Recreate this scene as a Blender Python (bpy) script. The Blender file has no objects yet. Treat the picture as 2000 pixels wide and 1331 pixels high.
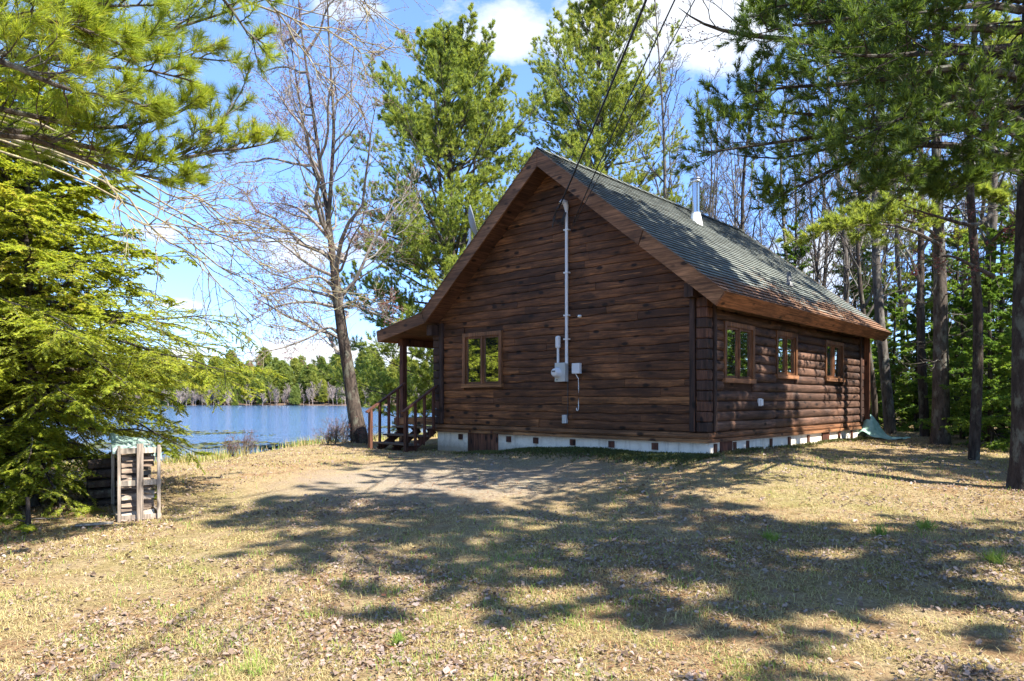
import bpy, math, random
import numpy as np
from mathutils import Matrix, Vector

random.seed(7)
rng = np.random.default_rng(11)
sc = bpy.context.scene
COL = sc.collection
PI = math.pi
F, HY, EYE = 1390.0, 783.0, 1.6          # focal length and horizon of the survey, eye height


def at(px, py, Y):
    """a surveyed point: direction read off the photograph, its real distance Y"""
    return np.array([(px - 1000) / F * Y, Y, EYE + (HY - py) / F * Y])


# ------------------------------------------------------------------ materials
class NT:
    def __init__(self, m):
        self.t = m.node_tree
        self.n = self.t.nodes
        self.l = self.t.links

    def new(self, typ, **kw):
        n = self.n.new(typ)
        for k, v in kw.items():
            if k.startswith('i_'):
                n.inputs[k[2:].replace('_', ' ')].default_value = v
            else:
                setattr(n, k, v)
        return n

    def link(self, a, b):
        self.l.new(a, b)

    def math(self, op, a, b=None, c=None, clamp=False):
        n = self.n.new('ShaderNodeMath')
        n.operation = op
        n.use_clamp = clamp
        for i, v in enumerate((a, b, c)):
            if v is None:
                continue
            if isinstance(v, (int, float)):
                n.inputs[i].default_value = v
            else:
                self.l.new(v, n.inputs[i])
        return n.outputs[0]

    def mix(self, fac, a, b, blend='MIX'):
        n = self.n.new('ShaderNodeMix')
        n.data_type = 'RGBA'
        n.blend_type = blend
        n.clamp_factor = True
        for sock, v in ((n.inputs[0], fac), (n.inputs[6], a), (n.inputs[7], b)):
            if isinstance(v, (int, float)):
                sock.default_value = v
            elif isinstance(v, tuple):
                sock.default_value = (*v, 1)
            else:
                self.l.new(v, sock)
        return n.outputs[2]

    def ramp(self, fac, stops):
        n = self.n.new('ShaderNodeValToRGB')
        e = n.color_ramp.elements
        while len(e) < len(stops):
            e.new(0.5)
        for k, (p, c) in enumerate(stops):
            e[k].position = p
            e[k].color = (*c, 1) if isinstance(c, tuple) else (c, c, c, 1)
        self.l.new(fac, n.inputs[0])
        return n.outputs[0]

    def noise(self, vec, scale, detail=4, rough=0.6, dist=0.0):
        n = self.n.new('ShaderNodeTexNoise')
        n.inputs['Scale'].default_value = scale
        n.inputs['Detail'].default_value = detail
        n.inputs['Roughness'].default_value = rough
        n.inputs['Distortion'].default_value = dist
        if vec is not None:
            self.l.new(vec, n.inputs['Vector'])
        return n.outputs[0]

    def coord(self, scale=(1, 1, 1), kind='Object', loc=(0, 0, 0)):
        t = self.n.new('ShaderNodeTexCoord')
        m = self.n.new('ShaderNodeMapping')
        m.inputs['Scale'].default_value = scale
        m.inputs['Location'].default_value = loc
        self.l.new(t.outputs[kind], m.inputs[0])
        return m.outputs[0]

    def attr(self, name='tint'):
        a = self.n.new('ShaderNodeAttribute')
        a.attribute_name = name
        return a.outputs['Fac']

    def bump(self, h, strength=0.3, dist=0.02):
        b = self.n.new('ShaderNodeBump')
        b.inputs['Strength'].default_value = strength
        b.inputs['Distance'].default_value = dist
        self.l.new(h, b.inputs['Height'])
        return b.outputs[0]


def mat(name):
    m = bpy.data.materials.new(name)
    m.use_nodes = True
    t = NT(m)
    p = t.n['Principled BSDF']
    return m, t, p


def plain(name, col, rough=0.6, metal=0.0, var=0.12, scale=6.0, bump=0.0):
    m, t, p = mat(name)
    n = t.noise(t.coord(), scale, 5)
    c = t.mix(n, tuple(v * (1 - var) for v in col), tuple(min(1, v * (1 + var)) for v in col))
    t.link(c, p.inputs['Base Color'])
    p.inputs['Roughness'].default_value = rough
    p.inputs['Metallic'].default_value = metal
    if bump:
        t.link(t.bump(t.noise(t.coord(), scale * 6, 4), bump, 0.01), p.inputs['Normal'])
    return m


def foliage_mat(name, stops, trans=0.35, tcol=None, rough=0.5):
    """needles / leaves: colour follows the per-leaf tint, light passes through"""
    m, t, p = mat(name)
    c = t.ramp(t.attr(), stops)
    t.link(c, p.inputs['Base Color'])
    p.inputs['Roughness'].default_value = rough
    p.inputs['Specular IOR Level'].default_value = 0.22
    tr = t.new('ShaderNodeBsdfTranslucent')
    tc = t.mix(1.0, c, tcol or (1.2, 1.15, 0.6), 'MULTIPLY')
    t.link(tc, tr.inputs['Color'])
    mx = t.new('ShaderNodeMixShader')
    mx.inputs[0].default_value = trans
    t.link(p.outputs[0], mx.inputs[1])
    t.link(tr.outputs[0], mx.inputs[2])
    t.link(mx.outputs[0], t.n['Material Output'].inputs[0])
    return m


def bark_mat(name, c1, c2, c3=None, sx=14.0, sz=4.0, bump=0.8):
    m, t, p = mat(name)
    n = t.noise(t.coord((sx, sx, sz)), 1.0, 6, 0.7, 0.6)
    c = t.ramp(n, [(0.32, c1), (0.62, c2)])
    if c3:
        lich = t.noise(t.coord((3, 3, 1.6)), 1.6, 5, 0.7)
        c = t.mix(t.ramp(lich, [(0.52, 0.0), (0.62, 0.85)]), c, c3)
    t.link(c, p.inputs['Base Color'])
    p.inputs['Roughness'].default_value = 0.9
    p.inputs['Specular IOR Level'].default_value = 0.15
    t.link(t.bump(n, bump, 0.03), p.inputs['Normal'])
    return m


def wood_mat(name, dark, mid, light, axis, stain=0.6, bump=0.35, rough=0.7, knots=True):
    """boards: colour by per-board tint, grain along axis, knots, weather stains"""
    m, t, p = mat(name)
    s = [26.0, 26.0, 26.0]
    s[axis] = 1.3
    tint = t.attr()
    off = t.math('MULTIPLY', tint, 37.0)
    tc = t.n.new('ShaderNodeTexCoord')
    mp = t.n.new('ShaderNodeMapping')
    mp.inputs['Scale'].default_value = s
    t.link(tc.outputs['Object'], mp.inputs[0])
    va = t.n.new('ShaderNodeVectorMath')
    t.link(mp.outputs[0], va.inputs[0])
    cx = t.n.new('ShaderNodeCombineXYZ')
    for k in range(3):
        t.link(off, cx.inputs[k])
    t.link(cx.outputs[0], va.inputs[1])
    grain = t.noise(va.outputs[0], 1.0, 6, 0.65, 0.8)
    base = t.ramp(tint, [(0.0, dark), (0.55, mid), (1.0, light)])
    g = t.ramp(grain, [(0.32, 0.30), (0.5, 0.95), (0.68, 1.75)])
    c = t.mix(1.0, base, g, 'MULTIPLY')
    st = [2.6, 2.6, 2.6]
    st[axis] = 0.9
    patch = t.noise(t.coord(tuple(st)), 1.0, 6, 0.72, 0.4)
    c = t.mix(t.math('MULTIPLY', t.ramp(patch, [(0.42, 0.0), (0.62, 1.0)]), stain), c, tuple(v * 0.55 for v in dark))
    drift = t.noise(t.coord(tuple(v * 0.8 for v in st), 'Object', (7.7, 2.2, 4.1)), 1.0, 5, 0.65, 0.3)
    c = t.mix(1.0, c, t.ramp(drift, [(0.32, 0.55), (0.5, 1.0), (0.68, 1.45)]), 'MULTIPLY')
    s3 = [34.0, 34.0, 34.0]
    s3[axis] = 0.55
    ck = t.noise(t.coord(tuple(s3), 'Object', (3.1, 1.7, 5.3)), 1.0, 3, 0.6, 0.5)
    c = t.mix(t.ramp(ck, [(0.66, 0.0), (0.71, 0.7)]), c, tuple(min(1, v * 1.5) for v in light))
    c = t.mix(t.ramp(ck, [(0.30, 0.8), (0.36, 0.0)]), c, tuple(v * 0.3 for v in dark))
    if knots:
        kv = [5.0, 5.0, 5.0]
        kv[axis] = 2.3
        vo = t.n.new('ShaderNodeTexVoronoi')
        vo.inputs['Scale'].default_value = 1.0
        t.link(t.coord(tuple(kv)), vo.inputs['Vector'])
        kn = t.ramp(vo.outputs['Distance'], [(0.13, 1.0), (0.23, 0.0)])
        c = t.mix(t.math('MULTIPLY', kn, 0.95), c, tuple(v * 0.16 for v in dark))
    t.link(c, p.inputs['Base Color'])
    p.inputs['Roughness'].default_value = rough
    p.inputs['Specular IOR Level'].default_value = 0.3
    t.link(t.bump(grain, bump, 0.012), p.inputs['Normal'])
    return m


M = {}
M['gable'] = wood_mat('weathered_gable_logs', (0.070, 0.030, 0.014), (0.155, 0.062, 0.024), (0.30, 0.125, 0.043), 0, 0.85, 0.5)
M['side'] = wood_mat('stained_side_logs', (0.06, 0.031, 0.020), (0.108, 0.056, 0.035), (0.165, 0.090, 0.056), 1, 0.75)
M['corner'] = wood_mat('dark_corner_posts', (0.035, 0.020, 0.015), (0.06, 0.031, 0.021), (0.15, 0.06, 0.03), 2, 0.5)
M['barge'] = wood_mat('red_brown_barge_boards', (0.155, 0.072, 0.035), (0.205, 0.098, 0.046), (0.26, 0.125, 0.057), 0, 0.55, 0.25)
M['fascia'] = wood_mat('orange_fascia', (0.22, 0.085, 0.032), (0.26, 0.105, 0.040), (0.32, 0.13, 0.05), 1, 0.25, 0.2)
M['sill'] = wood_mat('orange_sill_logs', (0.13, 0.060, 0.028), (0.20, 0.092, 0.038), (0.28, 0.135, 0.055), 0, 0.5)
M['sill_y'] = wood_mat('orange_sill_logs_side', (0.13, 0.058, 0.028), (0.19, 0.085, 0.038), (0.26, 0.12, 0.055), 1, 0.45)
M['frame'] = wood_mat('window_frame_wood', (0.11, 0.045, 0.02), (0.16, 0.07, 0.03), (0.22, 0.10, 0.04), 2, 0.3, 0.2, 0.5, False)
M['step'] = wood_mat('weathered_step_wood', (0.10, 0.075, 0.06), (0.16, 0.12, 0.095), (0.22, 0.17, 0.13), 0, 0.4)
M['post'] = wood_mat('stained_posts', (0.07, 0.026, 0.017), (0.11, 0.042, 0.025), (0.16, 0.07, 0.04), 2, 0.4)
M['soffit'] = wood_mat('dark_soffit', (0.08, 0.035, 0.02), (0.11, 0.05, 0.028), (0.14, 0.06, 0.03), 1, 0.4)
M['grey_wood'] = wood_mat('grey_rack_wood', (0.19, 0.15, 0.115), (0.27, 0.215, 0.165), (0.33, 0.28, 0.22), 2, 0.45)
M['firewood'] = wood_mat('split_firewood', (0.13, 0.085, 0.055), (0.26, 0.19, 0.135), (0.40, 0.33, 0.255), 0, 0.5, 0.5)
M['white_metal'] = plain('grey_white_conduit', (0.62, 0.63, 0.64), 0.45, 0.0, 0.06)
M['meter_grey'] = plain('meter_grey_paint', (0.48, 0.50, 0.49), 0.45, 0.2, 0.06)
M['dark_grey'] = plain('dark_grey_plastic', (0.12, 0.12, 0.12), 0.5)
M['black'] = plain('black_rubber', (0.012, 0.012, 0.013), 0.5)
M['steel'] = plain('stainless_pipe', (0.55, 0.56, 0.58), 0.22, 1.0, 0.05)
M['white'] = plain('white_boot', (0.78, 0.78, 0.76), 0.5, 0, 0.05)
M['dish'] = plain('dish_grey', (0.22, 0.235, 0.26), 0.5, 0.1, 0.08)


def glass_mat():
    m, t, p = mat('dark_reflective_glass')
    p.inputs['Base Color'].default_value = (0.01, 0.012, 0.01, 1)
    p.inputs['Roughness'].default_value = 0.25
    gl = t.new('ShaderNodeBsdfGlossy')
    gl.inputs['Roughness'].default_value = 0.015
    gl.inputs['Color'].default_value = (0.92, 0.95, 0.92, 1)
    fr = t.new('ShaderNodeFresnel')
    fr.inputs['IOR'].default_value = 1.5
    mx = t.new('ShaderNodeMixShader')
    t.link(t.math('MULTIPLY_ADD', fr.outputs[0], 0.9, 0.56, clamp=True), mx.inputs[0])
    t.link(p.outputs[0], mx.inputs[1])
    t.link(gl.outputs[0], mx.inputs[2])
    t.link(mx.outputs[0], t.n['Material Output'].inputs[0])
    return m


M['glass'] = glass_mat()


def concrete_mat():
    m, t, p = mat('whitewashed_concrete')
    n = t.noise(t.coord((1.5, 1.5, 1.5)), 2.0, 8, 0.7)
    c = t.ramp(n, [(0.3, (0.60, 0.535, 0.43)), (0.5, (0.80, 0.735, 0.62)), (0.75, (0.86, 0.80, 0.69))])
    st = t.noise(t.coord((7, 7, 0.8)), 1.0, 6, 0.75)
    c = t.mix(t.ramp(st, [(0.52, 0.0), (0.74, 0.65)]), c, (0.32, 0.27, 0.20))
    sp_ = t.n.new('ShaderNodeSeparateXYZ')
    t.link(t.coord(), sp_.inputs[0])
    mud = t.math('SUBTRACT', t.math('MULTIPLY', t.noise(t.coord((3, 3, 3)), 2.0, 6, 0.75), 0.55), t.math('SUBTRACT', sp_.outputs[2], 0.50))
    c = t.mix(t.ramp(mud, [(0.14, 0.0), (0.34, 0.75)]), c, (0.24, 0.185, 0.12))
    pk = t.noise(t.coord(), 60, 3)
    c = t.mix(t.ramp(pk, [(0.70, 0.0), (0.78, 0.35)]), c, (0.2, 0.18, 0.16))
    t.link(c, p.inputs['Base Color'])
    p.inputs['Roughness'].default_value = 0.9
    t.link(t.bump(pk, 0.15, 0.004), p.inputs['Normal'])
    return m


M['concrete'] = concrete_mat()


def shingle_mat():
    m, t, p = mat('grey_green_shingles')
    tint = t.attr()
    c = t.ramp(tint, [(0.0, (0.135, 0.145, 0.125)), (0.5, (0.170, 0.184, 0.160)), (1.0, (0.205, 0.222, 0.193))])
    g = t.noise(t.coord(), 140, 3, 0.7)
    c = t.mix(1.0, c, t.ramp(g, [(0.3, 0.75), (0.7, 1.2)]), 'MULTIPLY')
    # rusty brown needle mats lying near the eave, with a shape of their own
    pn = t.noise(t.coord((1.0, 0.42, 1.0)), 1.2, 7, 0.72, 0.8)
    sx = t.n.new('ShaderNodeSeparateXYZ')
    tc = t.n.new('ShaderNodeTexCoord')
    t.link(tc.outputs['Object'], sx.inputs[0])
    low = t.math('MULTIPLY', t.math('SUBTRACT', sx.outputs[0], 7.1), 0.30)
    msk = t.ramp(t.math('ADD', pn, low), [(0.60, 0.0), (0.66, 0.9)])
    fine = t.noise(t.coord(), 30, 4, 0.8)
    brown = t.ramp(fine, [(0.3, (0.09, 0.045, 0.025)), (0.6, (0.26, 0.12, 0.055)), (0.8, (0.38, 0.20, 0.10))])
    c = t.mix(msk, c, brown)
    t.link(c, p.inputs['Base Color'])
    p.inputs['Roughness'].default_value = 0.92
    t.link(t.bump(g, 0.5, 0.008), p.inputs['Normal'])
    return m


M['shingle'] = shingle_mat()


def tarp_mat(name, c1, c2):
    m, t, p = mat(name)
    n = t.noise(t.coord((4, 4, 4)), 2.0, 5, 0.6, 0.6)
    t.link(t.ramp(n, [(0.3, c1), (0.65, c2)]), p.inputs['Base Color'])
    p.inputs['Roughness'].default_value = 0.45
    t.link(t.bump(t.noise(t.coord((9, 9, 9)), 2.0, 3), 0.5, 0.03), p.inputs['Normal'])
    return m


M['tarp'] = tarp_mat('pale_green_tarp', (0.12, 0.21, 0.175), (0.33, 0.41, 0.365))
M['tarp2'] = tarp_mat('green_tarp', (0.20, 0.40, 0.30), (0.42, 0.62, 0.50))

M['bark_pine'] = bark_mat('pine_bark', (0.030, 0.024, 0.020), (0.115, 0.092, 0.075), (0.17, 0.17, 0.14))
M['bark_dark'] = bark_mat('dark_bark', (0.018, 0.014, 0.012), (0.060, 0.048, 0.040), (0.12, 0.125, 0.10))
M['bark_maple'] = bark_mat('maple_bark', (0.016, 0.012, 0.010), (0.085, 0.064, 0.050), (0.14, 0.135, 0.10))
M['bark_grey'] = bark_mat('grey_bark', (0.045, 0.037, 0.032), (0.145, 0.125, 0.108), (0.22, 0.215, 0.18))
M['bark_pale'] = bark_mat('lichen_bark', (0.13, 0.10, 0.065), (0.29, 0.24, 0.145), (0.36, 0.33, 0.20))
M['bark_twig'] = bark_mat('far_pale_trunks', (0.15, 0.12, 0.11), (0.26, 0.215, 0.195))
M['bark_light'] = bark_mat('pale_twigs', (0.13, 0.11, 0.095), (0.27, 0.235, 0.20))
M['n_pine'] = foliage_mat('white_pine_needles', [(0, (0.12, 0.18, 0.045)), (0.45, (0.255, 0.32, 0.07)), (0.85, (0.38, 0.42, 0.095)), (1, (0.40, 0.33, 0.09))], 0.52)
M['n_near'] = foliage_mat('bright_pine_needles', [(0, (0.15, 0.23, 0.03)), (0.5, (0.30, 0.375, 0.045)), (0.9, (0.44, 0.46, 0.075)), (1, (0.44, 0.27, 0.07))], 0.55)
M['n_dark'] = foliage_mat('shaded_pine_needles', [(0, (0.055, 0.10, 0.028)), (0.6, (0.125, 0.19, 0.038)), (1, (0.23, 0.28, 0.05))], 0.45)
M['n_hemlock'] = foliage_mat('hemlock_needles', [(0, (0.17, 0.24, 0.04)), (0.5, (0.40, 0.46, 0.06)), (0.9, (0.52, 0.55, 0.085)), (1, (0.48, 0.39, 0.12))], 0.6)
M['n_fir'] = foliage_mat('fir_needles', [(0, (0.075, 0.155, 0.035)), (0.6, (0.19, 0.30, 0.05)), (1, (0.32, 0.42, 0.07))], 0.48)
M['n_far'] = foliage_mat('far_shore_foliage', [(0, (0.11, 0.165, 0.05)), (0.45, (0.22, 0.27, 0.065)), (0.85, (0.34, 0.36, 0.08)), (1, (0.38, 0.32, 0.13))], 0.42)
M['bud'] = foliage_mat('red_maple_buds', [(0, (0.22, 0.075, 0.075)), (1, (0.36, 0.15, 0.13))], 0.3, (1.0, 0.8, 0.8))
M['grass'] = foliage_mat('dry_and_green_grass', [(0, (0.37, 0.275, 0.135)), (0.45, (0.49, 0.395, 0.195)), (0.66, (0.45, 0.39, 0.13)), (0.76, (0.26, 0.31, 0.06)), (1, (0.17, 0.28, 0.045))], 0.3, (1.1, 1.1, 0.8))
M['leaf'] = foliage_mat('fallen_leaves', [(0, (0.10, 0.060, 0.038)), (0.35, (0.18, 0.122, 0.085)), (0.7, (0.26, 0.19, 0.145)), (0.95, (0.32, 0.25, 0.21)), (1, (0.30, 0.115, 0.055))], 0.12, (1, 0.9, 0.8))
M['needle_litter'] = foliage_mat('rusty_needle_litter', [(0, (0.13, 0.065, 0.035)), (1, (0.36, 0.19, 0.095))], 0.1, (1, 0.9, 0.8))
def vary(m):
    t = NT(m)
    oi = t.n.new('ShaderNodeObjectInfo')
    for nd in (t.n['Principled BSDF'],):
        l = nd.inputs['Base Color'].links[0]
        c = t.mix(1.0, l.from_socket, t.ramp(oi.outputs['Random'], [(0.0, (0.42, 0.55, 0.6)), (0.5, (0.95, 0.95, 0.9)), (1.0, (1.35, 1.2, 0.9))]), 'MULTIPLY')
        t.link(c, nd.inputs['Base Color'])


vary(M['n_far'])
M['moss'] = foliage_mat('low_groundcover', [(0, (0.05, 0.055, 0.02)), (0.6, (0.10, 0.12, 0.035)), (1, (0.20, 0.15, 0.07))], 0.25)


# ------------------------------------------------------------------ objects
def tag(o, label, cat=None, group=None, kind=None):
    if label:
        o['label'] = label
    if cat:
        o['category'] = cat
    if group:
        o['group'] = group
    if kind:
        o['kind'] = kind
    return o


def empty(name, loc=(0, 0, 0), rz=0.0, parent=None):
    o = bpy.data.objects.new(name, None)
    o.empty_display_size = 0.3
    o.location = loc
    o.rotation_euler = (0, 0, rz)
    o.parent = parent
    COL.objects.link(o)
    return o


def link_mesh(name, me, parent=None, loc=None, rz=None):
    o = bpy.data.objects.new(name, me)
    if parent is not None:
        o.parent = parent
    if loc is not None:
        o.location = loc
    if rz is not None:
        o.rotation_euler = (0, 0, rz)
    COL.objects.link(o)
    return o


class MB:
    """collects vertices, faces (3 or 4 corners) and per-vertex tints, links them as one mesh"""

    def __init__(self):
        self.V, self.T, self.F3, self.F4, self.n = [], [], [], [], 0

    def add(self, V, F, tint=0.5):
        V = np.asarray(V, float).reshape(-1, 3)
        F = np.asarray(F, int)
        self.V.append(V)
        self.T.append(np.broadcast_to(np.asarray(tint, float), (len(V),)).copy())
        if len(F):
            (self.F3 if F.shape[1] == 3 else self.F4).append(F + self.n)
        self.n += len(V)
        return self

    def box(self, lo, hi, tint=None, M4=None):
        lo, hi = np.minimum(lo, hi), np.maximum(lo, hi)
        V = np.array([[(lo, hi)[i >> k & 1][k] for k in range(3)] for i in range(8)], float)
        if M4 is not None:
            V = V @ np.array(M4.to_3x3()).T + np.array(M4.translation)
        Fq = [(0, 2, 3, 1), (4, 5, 7, 6), (0, 1, 5, 4), (2, 6, 7, 3), (0, 4, 6, 2), (1, 3, 7, 5)]
        return self.add(V, Fq, random.random() if tint is None else tint)

    def beam(self, a, b, w, h, tint=None, up=(0, 0, 1)):
        """box of width w and height h between two points"""
        a, b = np.asarray(a, float), np.asarray(b, float)
        t = (b - a) / np.linalg.norm(b - a)
        s = np.cross(t, up)
        s /= np.linalg.norm(s)
        u = np.cross(s, t)
        V = [p + s * (i * w / 2) + u * (j * h / 2) for p in (a, b) for i, j in ((-1, -1), (1, -1), (1, 1), (-1, 1))]
        Fq = [(0, 3, 2, 1), (4, 5, 6, 7), (0, 1, 5, 4), (1, 2, 6, 5), (2, 3, 7, 6), (3, 0, 4, 7)]
        return self.add(V, Fq, random.random() if tint is None else tint)

    def prism(self, poly, axis, a, b, tint=None):
        """closed polygon (2-D, in the two other axes) extruded along axis from a to b"""
        k = len(poly)
        oth = [i for i in range(3) if i != axis]
        V = np.zeros((2 * k, 3))
        for s, v in enumerate((a, b)):
            V[s * k:(s + 1) * k, axis] = v
            V[s * k:(s + 1) * k, oth] = poly
        tt = random.random() if tint is None else tint
        self.add(V, [(i, (i + 1) % k, (i + 1) % k + k, i + k) for i in range(k)], tt)
        base = self.n - 2 * k
        for s in (0, 1):
            c = [base + s * k + i for i in range(k)]
            self.F3.append(np.array([(c[0], c[i], c[i + 1]) for i in range(1, k - 1)]))
        return self

    def lathe(self, prof, n=20, c=(0, 0, 0), tint=0.5, M4=None):
        """profile of (radius, z) turned round z"""
        a = np.arange(n) * 2 * PI / n
        V = np.array([[r * np.cos(t), r * np.sin(t), z] for r, z in prof for t in a])
        if M4 is not None:
            V = V @ np.array(M4.to_3x3()).T
        V = V + np.array(c)
        Fq = [(i * n + j, i * n + (j + 1) % n, (i + 1) * n + (j + 1) % n, (i + 1) * n + j)
              for i in range(len(prof) - 1) for j in range(n)]
        return self.add(V, Fq, tint)

    def tubes(self, P, R, n=5, tint=0.5):
        """P (B,K,3) polylines, R (B,K) radii"""
        P = np.asarray(P, float)
        if P.ndim == 2:
            P = P[None]
        R = np.broadcast_to(np.asarray(R, float), P.shape[:2])
        B, K = P.shape[:2]
        T = np.gradient(P, axis=1)
        T /= np.linalg.norm(T, axis=2, keepdims=True) + 1e-9
        m = T.mean(1)
        ref = np.where(np.abs(m[:, 2:3]) > 0.75, np.array([[1.0, 0.13, 0]]), np.array([[0, 0, 1.0]]))
        S = np.cross(T, ref[:, None])
        S /= np.linalg.norm(S, axis=2, keepdims=True) + 1e-9
        U = np.cross(S, T)
        a = np.arange(n) * 2 * PI / n
        V = P[:, :, None] + R[:, :, None, None] * (S[:, :, None] * np.cos(a)[None, None, :, None] + U[:, :, None] * np.sin(a)[None, None, :, None])
        idx = np.arange(B * K * n).reshape(B, K, n)
        nx = np.roll(idx, -1, axis=2)
        Fq = np.stack([idx[:, :-1], nx[:, :-1], nx[:, 1:], idx[:, 1:]], -1).reshape(-1, 4)
        tt = np.broadcast_to(np.asarray(tint, float).reshape(-1, 1) if np.ndim(tint) else tint, (B, K * n))
        return self.add(V.reshape(-1, 3), Fq, tt.reshape(-1) if np.ndim(tint) else tint)

    def tris(self, A, Bp, C, tint):
        n = len(A)
        V = np.stack([A, Bp, C], 1).reshape(-1, 3)
        return self.add(V, np.arange(3 * n).reshape(-1, 3), np.repeat(tint, 3))

    def mesh(self, name, mats, smooth=False):
        me = bpy.data.meshes.new(name)
        V = np.concatenate(self.V)
        F3 = np.concatenate(self.F3) if self.F3 else np.zeros((0, 3), int)
        F4 = np.concatenate(self.F4) if self.F4 else np.zeros((0, 4), int)
        me.vertices.add(len(V))
        me.vertices.foreach_set('co', V.astype(np.float32).ravel())
        loops = np.concatenate([F3.ravel(), F4.ravel()]).astype(np.int32)
        me.loops.add(len(loops))
        me.loops.foreach_set('vertex_index', loops)
        start = np.concatenate([np.arange(len(F3)) * 3, len(F3) * 3 + np.arange(len(F4)) * 4]).astype(np.int32)
        me.polygons.add(len(start))
        me.polygons.foreach_set('loop_start', start)
        me.polygons.foreach_set('use_smooth', np.full(len(start), bool(smooth)))
        at_ = me.attributes.new('tint', 'FLOAT', 'POINT')
        at_.data.foreach_set('value', np.concatenate(self.T).astype(np.float32))
        me.materials.append(mats)
        me.update(calc_edges=True)
        me.validate()
        return me

    def build(self, name, material, parent=None, smooth=False):
        return link_mesh(name, self.mesh(name, material, smooth), parent)


# ------------------------------------------------------------------ terrain
CTRL = np.array([
    (0, 0, 0.0), (0, 4, 0.0), (3, 5, 0.08), (-3, 5, 0.0), (-6, 6, 0.0), (-4.95, 9.5, 0.0), (-9, 10, 0.0), (-12, 14, 0.0), (-8.8, 17, 0.02),
    (-2, 12, 0.18), (0.5, 9, 0.18), (5, 8, 0.24), (7.0, 9.8, 0.36), (10, 8, 0.38), (3.52, 12.6, 0.62), (1.4, 14.4, 0.62), (0.6, 15.2, 0.56), (-0.4, 16.3, 0.36),
    (-1.9, 17.6, 0.36), (-2.9, 17.2, 0.36), (-4.4, 21, 0.34), (2.6, 11.3, 0.42), (0, 13.6, 0.30), (5.2, 14.2, 0.60), (7.3, 17, 0.58), (9.6, 19.4, 0.56), (7, 13, 0.5), (10, 14, 0.52),
    (12, 20, 0.6), (14, 12, 0.5), (20, 30, 0.8), (30, 15, 0.8), (10, 40, 0.8), (20, -5, 0.5), (-20, -5, 0.2), (0, -15, 0.1), (-20, 8, 0.0), (2, 22, 0.4), (5, 26, 0.5)])
SHORE = np.array([(-400, -60), (-60, 4), (-30, 13), (-16, 16.2), (-12, 17.0), (-8.8, 18.0), (-6.6, 19.8), (-4.9, 21.9), (-2.5, 24.6), (0, 27), (4, 31), (9, 42), (16, 64), (40, 130), (90, 240), (140, 330), (400, 420)], float)
LAKE_Z = -0.6


def wob(x, y, f, seed):
    r = np.random.default_rng(seed)
    o = np.zeros_like(np.asarray(x, float))
    for k in range(7):
        a = r.uniform(0, 2 * PI)
        g = f * r.uniform(0.6, 1.7)
        o = o + np.sin(g * (x * np.cos(a) + y * np.sin(a)) + r.uniform(0, 6.28))
    return o / 4.0


def ground_z(x, y, fine=True):
    x, y = np.asarray(x, float), np.asarray(y, float)
    d2 = (x[..., None] - CTRL[:, 0]) ** 2 + (y[..., None] - CTRL[:, 1]) ** 2
    w = 1.0 / (d2 + 0.55) ** 1.7
    z = (w * CTRL[:, 2]).sum(-1) / w.sum(-1)
    if fine:
        near = np.clip(1.4 - np.hypot(x, y - 8) / 40, 0, 1)
        z = z + near * (0.018 * wob(x, y, 1.7, 3) + 0.008 * wob(x, y, 5.0, 4))
    d = y - np.interp(x, SHORE[:, 0], SHORE[:, 1]) + 0.35 * wob(x, y, 0.9, 5)
    s = np.clip(d / 2.2, 0, 1)
    s = s * s * (3 - 2 * s)
    z = z * (1 - s) + -1.5 * s
    far = np.clip((y - (318 + 6 * np.sin(x * 0.03) + 3 * np.sin(x * 0.11))) / 14, 0, 1)
    land = (x < np.interp(y, SHORE[:, 1], SHORE[:, 0]))
    return np.where((far > 0) & land, z * (1 - far) + far * (0.2 + np.clip((y - 330) / 300, 0, 1) * 5), z)


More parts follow.
